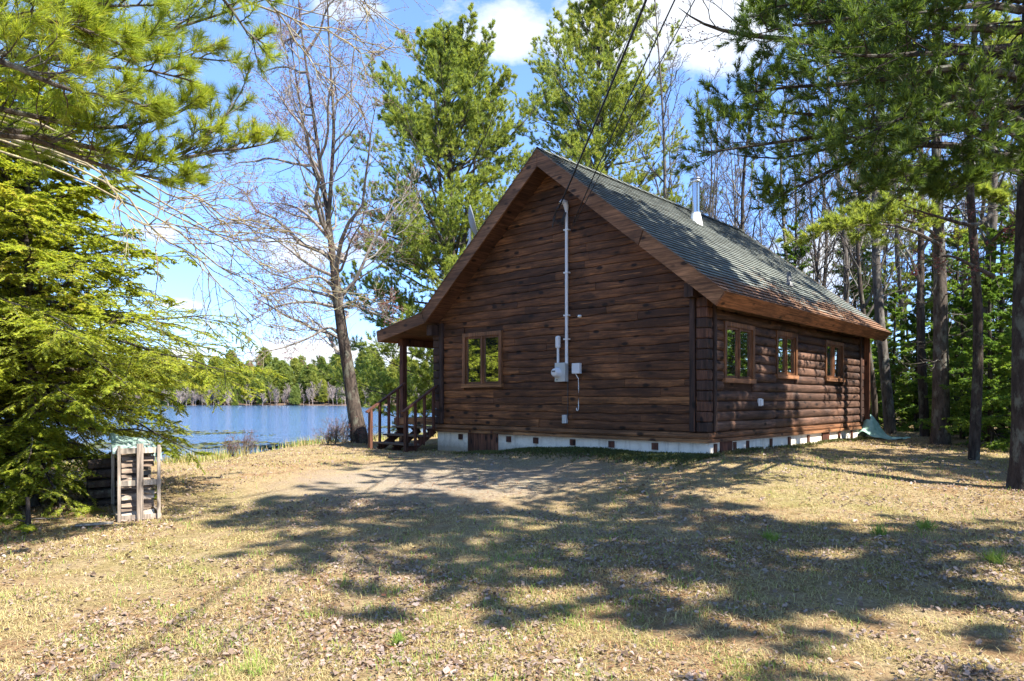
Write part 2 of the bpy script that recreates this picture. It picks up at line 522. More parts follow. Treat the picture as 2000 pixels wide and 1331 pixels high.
def ground_mat():
    m, t, p = mat('leaf_strewn_lawn')
    co = t.coord()
    big = t.noise(co, 0.35, 4, 0.6)
    midn = t.noise(co, 2.2, 5, 0.7)
    fin = t.noise(co, 26, 6, 0.75)
    vf = t.noise(co, 110, 3, 0.8)
    dry = t.ramp(fin, [(0.25, (0.11, 0.075, 0.040)), (0.5, (0.29, 0.215, 0.115)), (0.75, (0.43, 0.34, 0.19))])
    rust = t.ramp(fin, [(0.25, (0.085, 0.045, 0.024)), (0.5, (0.23, 0.130, 0.062)), (0.8, (0.36, 0.23, 0.12))])
    green = t.ramp(fin, [(0.25, (0.07, 0.075, 0.025)), (0.5, (0.21, 0.20, 0.065)), (0.8, (0.34, 0.31, 0.13))])
    grav = t.ramp(vf, [(0.3, (0.13, 0.10, 0.075)), (0.5, (0.28, 0.235, 0.18)), (0.72, (0.45, 0.40, 0.33))])
    c = t.mix(t.ramp(midn, [(0.45, 0.0), (0.62, 0.9)]), dry, rust)
    c = t.mix(t.ramp(t.math('ADD', t.math('MULTIPLY', midn, 0.5), t.math('MULTIPLY', big, 0.5)), [(0.5, 0.0), (0.6, 0.65)]), c, green)
    # packed gravel of the drive, left of the mound
    sep = t.n.new('ShaderNodeSeparateXYZ')
    t.link(co, sep.inputs[0])
    ex = t.math('DIVIDE', t.math('ADD', sep.outputs[0], 1.3), 3.2)
    ey = t.math('DIVIDE', t.math('SUBTRACT', sep.outputs[1], 12.2), 3.3)
    r2 = t.math('ADD', t.math('MULTIPLY', ex, ex), t.math('MULTIPLY', ey, ey))
    g = t.math('ADD', t.math('SUBTRACT', 1.05, r2), t.math('MULTIPLY', t.math('SUBTRACT', midn, 0.5), 2.2))
    c = t.mix(t.ramp(t.math('ADD', g, t.math('MULTIPLY', t.math('SUBTRACT', fin, 0.5), 2.4)), [(0.1, 0.0), (1.1, 0.8)]), c, grav)
    far = t.ramp(t.math('DIVIDE', sep.outputs[1], 400.0), [(0.70, 0.0), (0.76, 1.0)])
    c = t.mix(far, c, t.mix(big, (0.10, 0.068, 0.05), (0.16, 0.11, 0.075)))
    t.link(c, p.inputs['Base Color'])
    p.inputs['Roughness'].default_value = 0.95
    p.inputs['Specular IOR Level'].default_value = 0.1
    h = t.math('ADD', t.math('MULTIPLY', fin, 1.0), t.math('MULTIPLY', vf, 0.4))
    t.link(t.bump(h, 0.9, 0.03), p.inputs['Normal'])
    return m


def build_ground():
    def axis(lo, hi, n, c, k):
        s = np.linspace(np.arcsinh((lo - c) / k), np.arcsinh((hi - c) / k), n)
        return c + k * np.sinh(s)
    xs = axis(-700, 700, 420, 0, 9.0)
    ys = axis(-200, 900, 420, 9, 8.0)
    X, Y = np.meshgrid(xs, ys)
    Z = ground_z(X, Y)
    V = np.stack([X, Y, Z], -1).reshape(-1, 3)
    n = len(xs)
    i = np.arange(len(ys) - 1)[:, None] * n + np.arange(n - 1)[None]
    Fq = np.stack([i, i + 1, i + n + 1, i + n], -1).reshape(-1, 4)
    o = MB().add(V, Fq).build('ground', ground_mat(), None, True)
    tag(o, 'dry leaf strewn lawn sloping gently up to the cabin and down to the lake', 'ground', None, 'structure')


def build_lake():
    m, t, p = mat('rippled_lake_water')
    sep = t.n.new('ShaderNodeSeparateXYZ')
    co = t.coord()
    t.link(co, sep.inputs[0])
    p.inputs['Roughness'].default_value = 0.08
    p.inputs['IOR'].default_value = 1.33
    w1 = t.noise(t.coord((0.5, 1.6, 1)), 1.1, 4, 0.6, 0.4)
    w2 = t.noise(t.coord((0.10, 0.35, 1)), 1.0, 5, 0.6)
    h = t.math('ADD', w1, t.math('MULTIPLY', w2, 0.8))
    t.link(t.bump(h, 0.8, 0.20), p.inputs['Normal'])
    weed = t.ramp(t.noise(t.coord((0.045, 0.16, 1)), 1.0, 4, 0.6), [(0.5, 0.0), (0.62, 1.0)])
    nearb = t.ramp(t.math('DIVIDE', sep.outputs[1], 90.0), [(0.35, 1.0), (0.75, 0.0)])
    c = t.mix(t.math('MULTIPLY', weed, t.math('MULTIPLY', nearb, 0.8)), (0.035, 0.08, 0.165), (0.14, 0.12, 0.04))
    t.link(c, p.inputs['Base Color'])
    V = [(-700, 0, LAKE_Z), (500, 0, LAKE_Z), (500, 420, LAKE_Z), (-700, 420, LAKE_Z)]
    o = MB().add(V, [(0, 1, 2, 3)]).build('lake', m)
    tag(o, 'wide blue rippled lake behind the lawn and cabin', 'lake', None, 'structure')


build_ground()
build_lake()


def gz(x, y):
    return float(ground_z(np.array([x]), np.array([y]))[0])


# ------------------------------------------------------------------ the cabin
TH = 0.7403
W, L = 7.3, 8.98
A = np.array([3.518, 12.933])
D1 = np.array([-math.cos(TH), math.sin(TH)])
D2 = np.array([math.sin(TH), math.cos(TH)])
B0 = A + D1 * W
CABIN = empty('log_cabin', (B0[0], B0[1], 0), -TH)
tag(CABIN, 'dark brown log cabin with steep green shingle roof and small porch above the lake', 'cabin')
MW = Matrix.Translation((B0[0], B0[1], 0)) @ Matrix.Rotation(-TH, 4, 'Z')


def house(x, y, z):
    """cabin coordinates to world: x along the gable to the right, y along the side wall away"""
    return np.array(MW @ Vector((x, y, z)))


RX, RZ = 3.70, 6.93            # ridge
ER, EZ = 7.92, 3.49            # right eave
KX, KZ = -0.05, 3.78           # kink above the left wall
PX_, PZ = -1.82, 3.44          # porch eave
Y0, Y1 = -0.50, L + 0.55       # roof ends
TK = 0.29                      # roof thickness


def roof_top(x):
    return np.interp(x, [PX_, KX, RX, ER], [PZ, KZ, RZ, EZ])


SL = np.hypot(ER - RX, RZ - EZ)
nR = np.array([(RZ - EZ), (ER - RX)]) / SL
nL = np.array([-(RZ - KZ), (RX - KX)])
nL = nL / np.linalg.norm(nL)
nP = np.array([-(KZ - PZ), (KX - PX_)])
nP = nP / np.linalg.norm(nP)


def offs(d):
    """roof profile (x,z) moved inward by d: porch eave, kink, ridge, right eave"""
    e = np.array([PX_, PZ]) - nP * d
    r = np.array([ER, EZ]) - nR * d

    def meet(p, n, q, m):
        Am = np.array([n, m])
        return np.linalg.solve(Am, np.array([n @ p - d, m @ q - d]))
    k = meet(np.array([KX, KZ]), nP, np.array([KX, KZ]), nL)
    a = meet(np.array([RX, RZ]), nL, np.array([RX, RZ]), nR)
    return [e, k, a, r]


def under(x):
    q = offs(TK)
    return np.interp(x, [p[0] for p in q], [p[1] for p in q])


def build_roof():
    # deck with soffit: between top-0.03 and underside
    top, bot = offs(0.03), offs(TK - 0.02)
    mb = MB()
    for i in range(3):
        mb.prism([top[i], top[i + 1], bot[i + 1], bot[i]], 1, Y0 + 0.045, Y1 - 0.045, 0.4)
    roof = mb.build('roof', M['soffit'], CABIN)
    # shingles, tab by tab, on the three planes
    sh = MB()

    def plane(p, q, n, ya, yb):
        ln = np.hypot(*(q - p))
        d = (q - p) / ln                       # downhill
        nc = int(ln / 0.145) + 1
        for c in range(nc):
            s0 = c * 0.145
            s1 = min(s0 + 0.175, ln + 0.035)
            y = ya - random.random() * 0.3
            rt = random.uniform(-0.12, 0.12)
            while y < yb:
                y2 = y + 0.30
                a, b = max(y, ya), min(y2 - 0.006, yb)
                if b - a > 0.01:
                    tt = np.clip(0.5 + rt + random.gauss(0, 0.12), 0, 1)
                    up0, up1 = -0.028, -0.001 + random.uniform(-0.002, 0.003)
                    jt = random.uniform(-0.006, 0.006)
                    P0 = p + d * s0
                    P1 = p + d * (s1 + jt)
                    q4 = [P0 + n * up0, P1 + n * up1, P1 + n * (up1 - 0.008), P0 + n * (up0 - 0.004)]
                    V = [(x, yy, z) for yy in (a, b) for x, z in q4]
                    sh.add(V, [(0, 1, 5, 4), (1, 2, 6, 5), (0, 3, 2, 1), (4, 5, 6, 7)], tt)
                y = y2
    R = np.array([RX, RZ])
    plane(R, np.array([ER, EZ]), nR, Y0 - 0.02, Y1 + 0.02)
    plane(R, np.array([KX, KZ]), nL, Y0 - 0.02, Y1 + 0.02)
    plane(np.array([KX, KZ]), np.array([PX_, PZ]), nP, Y0 - 0.02, Y1 + 0.02)
    for k in range(int((Y1 - Y0) / 0.15)):          # ridge caps
        y = Y0 + k * 0.15
        h = 0.018 + 0.006 * (k % 2)
        V = []
        for yy, u in ((y, h + 0.004), (y + 0.19, h - 0.008)):
            V += [(*(R + np.array([-0.11, -0.09]) + nL * u)[:1], yy, (R + np.array([-0.11, -0.092]) + nL * u)[1]),
                  (RX, yy, RZ + u * 1.25), ((R + np.array([0.11, -0.09]) + nR * u)[0], yy, (R + np.array([0.11, -0.09]) + nR * u)[1])]
        sh.add(V, [(0, 1, 4, 3), (1, 2, 5, 4)], random.uniform(0.0, 0.3))
    sh.build('shingles', M['shingle'], roof)
    # barge boards along the front gable and back gable: right, left, porch
    t, b = offs(0.012), offs(TK + 0.01)
    for y, e in ((Y0, 0.044), (Y1, -0.044)):
        mb = MB()
        q0, q1 = t[2], t[3]
        w0, w1 = b[2], b[3]
        cut = [0, 0.62, 1.0]
        for i in range(2):
            f0, f1 = cut[i], cut[i + 1] - (0.004 if i == 0 else 0)
            mb.prism([q0 + (q1 - q0) * f0, q0 + (q1 - q0) * f1, w0 + (w1 - w0) * f1, w0 + (w1 - w0) * f0], 1, y, y + e, 0.3 + 0.5 * i)
        o = mb.build('barge_board', M['barge'], CABIN)
        mb = MB()
        g = 0.997
        q0 = t[2] + (t[1] - t[2]) * 0.002
        w0 = b[2] + (b[1] - b[2]) * 0.002
        mb.prism([t[1] + (t[2] - t[1]) * 0.004, q0, w0, b[1] + (b[2] - b[1]) * 0.004], 1, y, y + e, 0.45)
        mb.prism([t[0], t[1], b[1], b[0]], 1, y, y + e, 0.6)
        mb.build('barge_board', M['barge'], CABIN)
    # eave fascia right (square to the slope) and porch fascia
    for (p, q, n) in ((t[3], b[3], np.array([nR[1], -nR[0]])), (t[0], b[0], np.array([-nP[1], nP[0]]))):
        mb = MB()
        ys = [Y0, Y0 + 2.9, Y0 + 5.1, Y0 + 7.2, Y1]
        for i in range(4):
            mb.prism([p, p + n * 0.035, q + n * 0.035, q], 1, ys[i] + 0.002, ys[i + 1] - 0.002, 0.3 + 0.15 * i)
        mb.build('fascia', M['fascia'], CABIN)
    # purlin ends under the rakes
    for x in (0.05, 7.13):
        z = under(x) - 0.07
        mb = MB()
        mb.box((x - 0.09, Y0 + 0.18, z - 0.22), (x + 0.09, 0.0, z + 0.03), 0.2)
        mb.build('purlin', M['corner'], CABIN)


build_roof()
SILL_B, SILL_T = 0.83, 1.02     # timber sill band
CH = 0.19
GH = 0.166                       # finer courses on the gable


def seam(k, x):
    return SILL_T + k * GH + 0.012 * np.sin(x * 1.3 + k * 2.3) + 0.008 * np.sin(x * 4.7 + k * 5.1) + 0.005 * np.sin(x * 9.1 + k * 3.1)


def build_gable(y, sgn, name, hole=None):
    """flat-faced log courses cut to the roof line; sgn -1 faces the camera"""
    mb = MB()
    k = 0
    r = random.Random(5)
    while True:
        z0, z1 = SILL_T + k * GH, SILL_T + (k + 1) * GH
        if z0 > under(RX) - 0.05:
            break

        def lim(z, side):
            lo, hi = (0.0, RX) if side < 0 else (RX, W)
            xs = np.linspace(lo, hi, 200)
            ok = under(xs) + 0.05 >= z
            return None if not ok.any() else (xs[ok].min() if side < 0 else xs[ok].max())
        a0, b0 = lim(z0, -1), lim(z0, 1)
        a1, b1 = lim(z1, -1), lim(z1, 1)
        if a1 is None:
            a1 = b1 = RX
        joints = [a0]
        while joints[-1] < b0:
            joints.append(min(b0, joints[-1] + r.uniform(1.3, 4.6)))
        for i in range(len(joints) - 1):
            xa, xb = joints[i], joints[i + 1] - 0.004
            if xb - xa < 0.02:
                continue
            spans = [(xa, xb)]
            if hole and z1 > hole[2] and z0 < hole[3]:
                spans = [(xa, min(xb, hole[0])), (max(xa, hole[1]), xb)]
            tt = min(1, max(0, r.gauss(0.42, 0.17)))
            jut = r.uniform(-0.004, 0.006)
            for xa_, xb_ in spans:
                if xb_ - xa_ < 0.02:
                    continue
                n = max(2, int((xb_ - xa_) / 0.16))
                xs = np.linspace(xa_, xb_, n + 1)
                lo = seam(k, xs)
                hi = seam(k + 1, xs)
                # cut the course to the roof slope: both edges keep under the roof line
                cap = under(xs) + 0.04
                hi = np.minimum(hi, np.maximum(cap, lo + 0.012))
                wv = 0.004 * np.sin(xs * 7 + k)
                prof = [(0.0, 0.004), (0.055, 0.027), (0.3, 0.032), (0.7, 0.031), (0.945, 0.026), (1.0, 0.006)]
                V = np.array([[xx, y + sgn * (o + (jut + w_ if o > 0.01 else 0)), l_ + (h_ - l_) * f]
                              for f, o in prof for xx, l_, h_, w_ in zip(xs, lo, hi, wv)])
                m_ = n + 1
                Fq = [(j * m_ + i2, j * m_ + i2 + 1, (j + 1) * m_ + i2 + 1, (j + 1) * m_ + i2) for j in range(5) for i2 in range(n)]
                mb.add(V, Fq, tt)
                for e_ in (0, n):
                    ends = [e_ + j * m_ for j in range(6)]
                    base = mb.n - len(V)
                    mb.F3.append(np.array([(base + ends[0], base + ends[j], base + ends[j + 1]) for j in range(1, 5)]))
        k += 1
    # dark core behind the seams
    q = [(0.01, SILL_T), (W - 0.01, SILL_T), (W - 0.01, under(W) + 0.02), (RX, under(RX) + 0.02), (0.01, under(0.0) + 0.02)]
    mb.prism(q, 1, y, y - sgn * 0.12, 0.0)
    return mb.build(name, M['gable'], CABIN)


def build_side(x, sgn, name, holes=()):
    """rounded log siding"""
    mb = MB()
    r = random.Random(9)
    k = 0
    while True:
        z0, z1 = SILL_T + k * CH, min(SILL_T + (k + 1) * CH, 3.86)
        if z0 > 3.8:
            break
        joints = [0.0]
        while joints[-1] < L:
            joints.append(min(L, joints[-1] + r.uniform(1.6, 4.2)))
        for i in range(len(joints) - 1):
            tt = min(1, max(0, r.gauss(0.5, 0.22)))
            a = np.linspace(-PI / 2, PI / 2, 9)
            prof = [(0.5 + 0.5 * math.sin(v), 0.003 + 0.062 * math.cos(v) ** 0.8 if abs(v) < 1.57 else 0.003) for v in a]
            spans = [(joints[i], joints[i + 1] - 0.004)]
            for (ha, hb, hz0, hz1) in holes:
                if z1 > hz0 and z0 < hz1:
                    spans = [s2 for s in spans for s2 in ((s[0], min(s[1], ha)), (max(s[0], hb), s[1])) if s2[1] - s2[0] > 0.01]
            for ya, yb in spans:
                n = max(2, int((yb - ya) / 0.3))
                ys = np.linspace(ya, yb, n + 1)
                V = np.array([[x + sgn * (o + 0.004 * np.sin(yy * 3 + k)), yy, z0 + f * (z1 - z0) + 0.004 * np.sin(yy * 2.2 + k * 1.7)] for f, o in prof for yy in ys])
                m_ = n + 1
                mb.add(V, [(j * m_ + i2, j * m_ + i2 + 1, (j + 1) * m_ + i2 + 1, (j + 1) * m_ + i2) for j in range(8) for i2 in range(n)], tt)
                for e_ in (0, n):
                    base = mb.n - len(V)
                    ends = [base + e_ + j * m_ for j in range(9)]
                    mb.F3.append(np.array([(ends[0], ends[j], ends[j + 1]) for j in range(1, 8)]))
        k += 1
    mb.box((x, 0.13, SILL_T), (x - sgn * 0.12, L - 0.13, 3.86), 0.0)
    return mb.build(name, M['side'], CABIN, True)


GW = (W - 6.31, W - 5.02, 1.91, 3.21)                      # gable window x0 x1 z0 z1
SW = [(0.61, 1.94, 1.94, 3.10), (3.04, 4.21, 2.08, 3.10), (6.02, 7.36, 2.08, 3.08)]
build_gable(0.0, -1, 'gable_wall', GW)
build_gable(L, 1, 'gable_wall')
build_side(W, 1, 'side_wall', SW)
build_side(0.0, -1, 'side_wall')

# sill logs and drip boards
for axis, c in (('x', 0.0), ('x', L), ('y', W), ('y', 0.0)):
    mb = MB()
    s = {('x', 0.0): -1, ('x', L): 1, ('y', W): 1, ('y', 0.0): -1}[(axis, c)]
    prof = [(0.0, SILL_B + 0.07), (0.045, SILL_B + 0.075), (0.06, SILL_B + 0.11), (0.05, SILL_T - 0.012), (0.0, SILL_T - 0.004)]
    drip = [(-0.02, SILL_B), (0.075, SILL_B), (0.072, SILL_B + 0.064), (-0.02, SILL_B + 0.066)]
    ln = W if axis == 'x' else L
    for pr, tt in ((prof, 0.35), (drip, 0.85)):
        cuts = [-0.075, ln * 0.36, ln * 0.71, ln + 0.075]
        for i in range(3):
            a_, b_ = cuts[i] + 0.002, cuts[i + 1] - 0.002
            if axis == 'x':
                mb.prism([(c + s * o, z) for o, z in pr], 0, a_, b_, tt + random.uniform(-0.12, 0.12))
            else:
                mb.prism([(c + s * o, z) for o, z in pr], 1, max(a_, 0.003), min(b_, L - 0.003), tt + random.uniform(-0.12, 0.12))
    mb.build('sill_log', M['sill'] if axis == 'x' else M['sill_y'], CABIN)

# corner posts: stacked log ends between planks
for cx_, cy_, sx_, sy_ in ((W, 0, 1, -1), (0, 0, -1, -1), (W, L, 1, 1), (0, L, -1, 1)):
    mb = MB()
    zt = under(min(max(cx_, 0.1), W - 0.1)) - 0.02
    z = SILL_T + 0.004
    i = 0
    while z < zt - 0.1:
        zz = min(z + CH - 0.008, zt)
        e = 0.075 + random.uniform(-0.012, 0.012)
        mb.box((cx_ - sx_ * 0.15, cy_ + sy_ * e, z), (cx_ + sx_ * (0.075 + random.uniform(-0.006, 0.012)), cy_ - sy_ * 0.13, zz), random.choice([0.25, 0.4, 0.75]))
        z += CH
    mb.box((cx_ - sx_ * 0.17, cy_ + sy_ * 0.10, SILL_T + 0.002), (cx_ - sx_ * 0.28, cy_ + sy_ * 0.002, zt), 0.15)
    mb.box((cx_ + sx_ * 0.105, cy_ - sy_ * 0.16, SILL_T + 0.002), (cx_ + sx_ * 0.002, cy_ - sy_ * 0.26, zt - 0.05), 0.3)
    if sy_ > 0 and sx_ > 0:
        mb.box((cx_ + 0.02, cy_ + 0.085, SILL_B - 0.05), (cx_ + 0.22, cy_ + 0.13, 3.45), 0.9)
    o = mb.build('corner_post', M['corner'], CABIN)
    bv = o.modifiers.new('edge', 'BEVEL')
    bv.width = 0.02
    bv.segments = 2

# foundation with vent blocks and crawl hatch
mb = MB()
for lo, hi in (((0.0, 0.01), (W, 0.25)), ((0.0, L - 0.25), (W, L - 0.01)), ((0.0, 0.25), (0.25, L - 0.25)), ((W - 0.25, 0.25), (W - 0.0, L - 0.25))):
    mb.box((lo[0], lo[1], -0.6), (hi[0], hi[1], SILL_B - 0.003), 0.5)
found = mb.build('foundation', M['concrete'], CABIN)
for px in (6.45, 4.86, 4.05, 3.03, 2.05, 1.05):
    mb = MB()
    mb.box((W - px - 0.065, -0.025, 0.66), (W - px + 0.065, 0.03, 0.79), 0.5)
    mb.build('vent_block', M['post'], found)
for v, wd in ((0.36, 0.1), (1.17, 0.1), (1.75, 0.1), (2.9, 0.1), (3.9, 0.12), (5.05, 0.12), (7.2, 0.13), (8.2, 0.13)):
    mb = MB()
    mb.box((W - 0.02, v - wd / 2, 0.58), (W + 0.028, v + wd / 2, 0.80), 0.6)
    mb.build('vent_block', M['post'], found)
for v in (0.80, 6.2):
    mb = MB()
    mb.box((W - 0.02, v - 0.24, 0.45), (W + 0.03, v + 0.24, 0.826), 0.35)
    mb.build('hatch_door', M['post'], found)
mb = MB()
mb.box((W - 6.16, -0.045, 0.22), (W - 5.20, 0.03, 0.86), 0.75)
hatch = mb.build('hatch_door', M['post'], found)
for x in (W - 6.06, W - 5.34):
    MB().box((x - 0.03, -0.085, 0.84), (x + 0.03, -0.046, 0.90), 0.2).build('hinge', M['post'], hatch)


def window(axis, c, a, b, z0, z1, sgn):
    """casing, two casements, glass, sill; lies in plane axis=c and faces sgn"""
    def bx(mb, p, q, z, zz, d0, d1, tt=None):
        if axis == 'y':
            mb.box((p, c + sgn * d0, z), (q, c + sgn * d1, zz), tt)
        else:
            mb.box((c + sgn * d0, p, z), (c + sgn * d1, q, zz), tt)
    mb = MB()
    fw = 0.085
    bx(mb, a, a + fw, z0 + 0.09, z1, -0.05, 0.085, 0.5)
    bx(mb, b - fw, b, z0 + 0.09, z1, -0.05, 0.085, 0.55)
    bx(mb, a + fw, b - fw, z1 - 0.09, z1 - 0.002, -0.05, 0.083, 0.7)
    w_ = mb.build('window', M['frame'], CABIN)
    mb = MB()
    bx(mb, a - 0.02, b + 0.02, z0, z0 + 0.088, -0.05, 0.105, 0.95)
    mb.build('window_sill', M['sill'] if axis == 'y' else M['sill_y'], w_)
    mid = (a + b) / 2
    for lo, hi in ((a + fw, mid - 0.02), (mid + 0.02, b - fw)):
        mb = MB()
        s = 0.045
        bx(mb, lo + 0.002, lo + s, z0 + 0.092, z1 - 0.093, 0.0, 0.05, 0.3)
        bx(mb, hi - s, hi - 0.002, z0 + 0.092, z1 - 0.093, 0.0, 0.05, 0.3)
        bx(mb, lo + s, hi - s, z1 - 0.093 - s, z1 - 0.093, 0.0, 0.048, 0.3)
        bx(mb, lo + s, hi - s, z0 + 0.092, z0 + 0.092 + s, 0.0, 0.048, 0.3)
        mb.build('sash', M['frame'], w_)
        mb = MB()
        bx(mb, lo + s - 0.004, hi - s + 0.004, z0 + 0.092 + s - 0.004, z1 - 0.093 - s + 0.004, 0.012, 0.022, 0.5)
        mb.build('pane', M['glass'], w_)
    mb = MB()
    bx(mb, mid - 0.019, mid + 0.019, z0 + 0.09, z1 - 0.092, -0.04, 0.07, 0.45)
    mb.build('mullion', M['frame'], w_)
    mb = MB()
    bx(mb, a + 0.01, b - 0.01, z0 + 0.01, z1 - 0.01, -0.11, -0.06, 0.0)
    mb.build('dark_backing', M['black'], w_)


window('y', 0.0, *GW, -1)
for s in SW:
    window('x', W, *s, 1)

# porch: deck, posts, beam, steps, handrails
DZ = 1.15
mb = MB()
for k in range(12):
    x = -1.68 + k * 0.14
    mb.box((x, 0.05, DZ - 0.04), (x + 0.134, L - 0.1, DZ), None)
mb.box((-1.70, 0.0, DZ - 0.17), (-0.03, 0.045, DZ - 0.002), 0.9)
mb.box((-1.74, 0.0, DZ - 0.19), (-1.70, L, DZ - 0.003), 0.6)
for y in (2.5, 5, 7.5):
    mb.box((-1.6, y, 0.0), (-1.45, y + 0.15, DZ - 0.04), 0.5)
mb.box((-1.6, 0.06, 0.0), (-1.45, 0.2, DZ - 0.045), 0.5)
mb.build('porch_deck', M['sill'], CABIN)
for y in (0.06, 3.0, 5.9, 8.7):
    mb = MB()
    mb.box((-1.58, y, DZ + 0.001), (-1.44, y + 0.14, under(-1.5) - 0.15), 0.4)
    mb.build('porch_post', M['post'], CABIN)
mb = MB()
mb.box((-1.60, 0.02, under(-1.5) - 0.15), (-1.42, L - 0.05, under(-1.5) + 0.02), 0.5)
mb.build('porch_beam', M['post'], CABIN)
steps = empty('porch_steps', (0, 0, 0), 0, CABIN)
G0 = 0.33
for k in range(3):
    z = DZ - 0.2 * (k + 1)
    y = -0.02 - 0.29 * k
    mb = MB()
    mb.box((-1.40, y - 0.31, z - 0.042), (0.02, y - 0.165, z), None)
    mb.box((-1.40, y - 0.155, z - 0.042), (0.02, y - 0.01, z), None)
    mb.build('tread', M['step'], steps)
for x in (-1.30, -0.69, -0.10):
    mb = MB()
    pl = [(0.0, DZ - 0.06)]
    for k in range(3):
        z = DZ - 0.2 * (k + 1) - 0.045
        y = -0.03 - 0.29 * k
        pl += [(y, z), (y - 0.27, z)]
    pl += [(-0.90, 0.30), (-0.62, 0.30), (0.0, 0.80)]
    # stepped stringer as a row of blocks plus a sloped beam
    mb.beam((x, 0.0, 0.86), (x, -0.84, 0.36), 0.045, 0.16, 0.3)
    for k in range(3):
        z = DZ - 0.2 * (k + 1) - 0.045
        y = -0.03 - 0.29 * k
        mb.prism([(y, z), (y - 0.26, z), (y - 0.02, z - 0.22)], 0, x - 0.02, x + 0.02, 0.2)
    mb.build('stringer', M['post'], steps)
for x in (-1.38, 0.03):
    mb = MB()
    mb.beam((x, 0.08, 2.06), (x, -1.15, 1.31), 0.09, 0.045, 0.7)
    rail = mb.build('handrail', M['post'], CABIN)
    for k, y in enumerate((-1.03, -0.74, -0.45, -0.16)):
        zt = 2.06 + (y - 0.08) * 0.61 - 0.028
        zb = (G0 - 0.25) if k == 0 else DZ - 0.2 * (3 - k + 1) - 0.06
        wd = 0.042 if k == 0 else 0.028
        mb = MB()
        mb.box((x - wd, y - wd, zb), (x + wd, y + wd, zt), 0.75 if k == 0 else 0.45)
        mb.build('newel_post' if k == 0 else 'baluster', M['post'], rail)

# chimney, plumbing vent
cx_, cy_ = W - 2.78, 4.88
cz = float(roof_top(cx_))
mb = MB().lathe([(0.18, -0.2), (0.155, -0.02), (0.135, 0.08), (0.115, 0.17), (0.108, 0.20)], 24, (cx_, cy_, cz), 0.5)
boot = mb.build('chimney_boot', M['white'], CABIN, True)
mb = MB().lathe([(0.112, 0.195), (0.112, 0.23), (0.094, 0.235), (0.094, 0.93), (0.104, 0.935), (0.104, 0.965), (0.085, 0.97)], 28, (cx_, cy_, cz), 0.5)
pipe = mb.build('chimney_pipe', M['steel'], boot, False)
mb = MB().lathe([(0.085, 0.95), (0.085, 0.965), (0.145, 0.97), (0.15, 1.0), (0.145, 1.02), (0.09, 1.025), (0.09, 1.055), (0.15, 1.06), (0.145, 1.085), (0.001, 1.10)], 28, (cx_, cy_, cz), 0.5)
mb.build('chimney_cap', M['steel'], boot, False)
vx, vy = W - 0.47, 5.13
vz = float(roof_top(vx))
mb = MB().lathe([(0.10, -0.05), (0.075, 0.05), (0.052, 0.06), (0.052, 0.30), (0.042, 0.30), (0.042, 0.1)], 16, (vx, vy, vz), 0.5)
mb.build('vent_pipe', M['dark_grey'], CABIN, True)


# ------------------------------------------------------------------ fittings on the gable
def gable_thing(name, label, cat, u, z, out=-0.035):
    o = empty(name, house(W - u, out, z), -TH)
    tag(o, label, cat)
    return o


def soft(o, w=0.008):
    b = o.modifiers.new('edge', 'BEVEL')
    b.width = w
    b.segments = 2
    b.limit_method = 'ANGLE'
    return o


mast = gable_thing('service_mast', 'tall pale grey conduit pipe running up the gable to a weatherhead', 'conduit', 3.13, 2.38)
mb = MB().tubes(np.array([[0, -0.05, 0.0], [0, -0.05, 1.1], [0, -0.05, 2.2], [0, -0.05, 3.26]]), 0.034, 12)
mb.build('conduit', M['white_metal'], mast, True)
for z in (0.5, 1.0, 1.9, 2.8):
    MB().box((-0.06, -0.088, z), (0.06, 0.0, z + 0.03), 0.5).build('strap', M['white_metal'], mast)
mb = MB().tubes(np.array([[0, -0.05, 3.22], [0, -0.055, 3.30], [-0.01, -0.09, 3.38], [-0.03, -0.15, 3.40], [-0.05, -0.21, 3.35]]), [0.04, 0.055, 0.062, 0.055, 0.035], 12)
mb.lathe([(0.035, 0), (0.001, 0.001)], 12, (-0.05, -0.21, 3.35))
mb.build('weatherhead', M['white_metal'], mast, True)
mb = MB()
for k in range(3):
    a = np.array([-0.05 + 0.02 * k, -0.2, 3.35])
    pts = [a, a + [-0.05 - 0.02 * k, -0.06, -0.12], a + [-0.13 - 0.05 * k, -0.02, -0.32], a + [-0.04, 0.06, -0.38 - 0.05 * k], a + [0.05, 0.08, -0.18]]
    mb.tubes(np.array(pts), 0.011, 6)
    mb.tubes(np.array([a + [-0.12 - 0.03 * k, -0.03, -0.25 - 0.02 * k], a + [-0.2 - 0.02 * k, -0.02, -0.48]]), 0.013, 6)
mb.build('wire_loops', M['black'], mast)

meter = gable_thing('electric_meter', 'grey electric meter box with round glass dial on gable wall', 'electric meter', 3.24, 2.0)
soft(MB().box((-0.15, -0.13, 0.0), (0.12, 0.0, 0.40), 0.5).build('meter_box', M['meter_grey'], meter))
R90 = Matrix.Rotation(PI / 2, 4, 'X')
MB().lathe([(0.105, 0.0), (0.105, 0.03), (0.09, 0.04), (0.088, 0.11), (0.06, 0.13), (0.001, 0.135)], 24, (-0.07, -0.13, 0.19), 0.5, R90).build('meter_dial', M['white_metal'], meter, True)
MB().box((-0.115, -0.268, 0.20), (-0.03, -0.258, 0.235), 0.5).build('display', M['dark_grey'], meter)
MB().box((-0.09, -0.145, 0.03), (-0.075, -0.131, 0.055), 0.2).build('seal_tag', M['dark_grey'], meter)
disc = gable_thing('disconnect_switch', 'small rounded pale grey box on pipe above the electric meter', 'electrical box', 3.36, 2.40)
soft(MB().box((-0.055, -0.10, 0.31), (0.055, 0.0, 0.58), 0.5).build('switch_cover', M['white_metal'], disc), 0.04)
MB().tubes(np.array([[0, -0.05, 0.0], [0, -0.05, 0.32]]), 0.028, 10).build('switch_pipe', M['white_metal'], disc, True)
jb = gable_thing('cable_box', 'pale grey square cable box right of the electric meter', 'cable box', 2.87, 2.16)
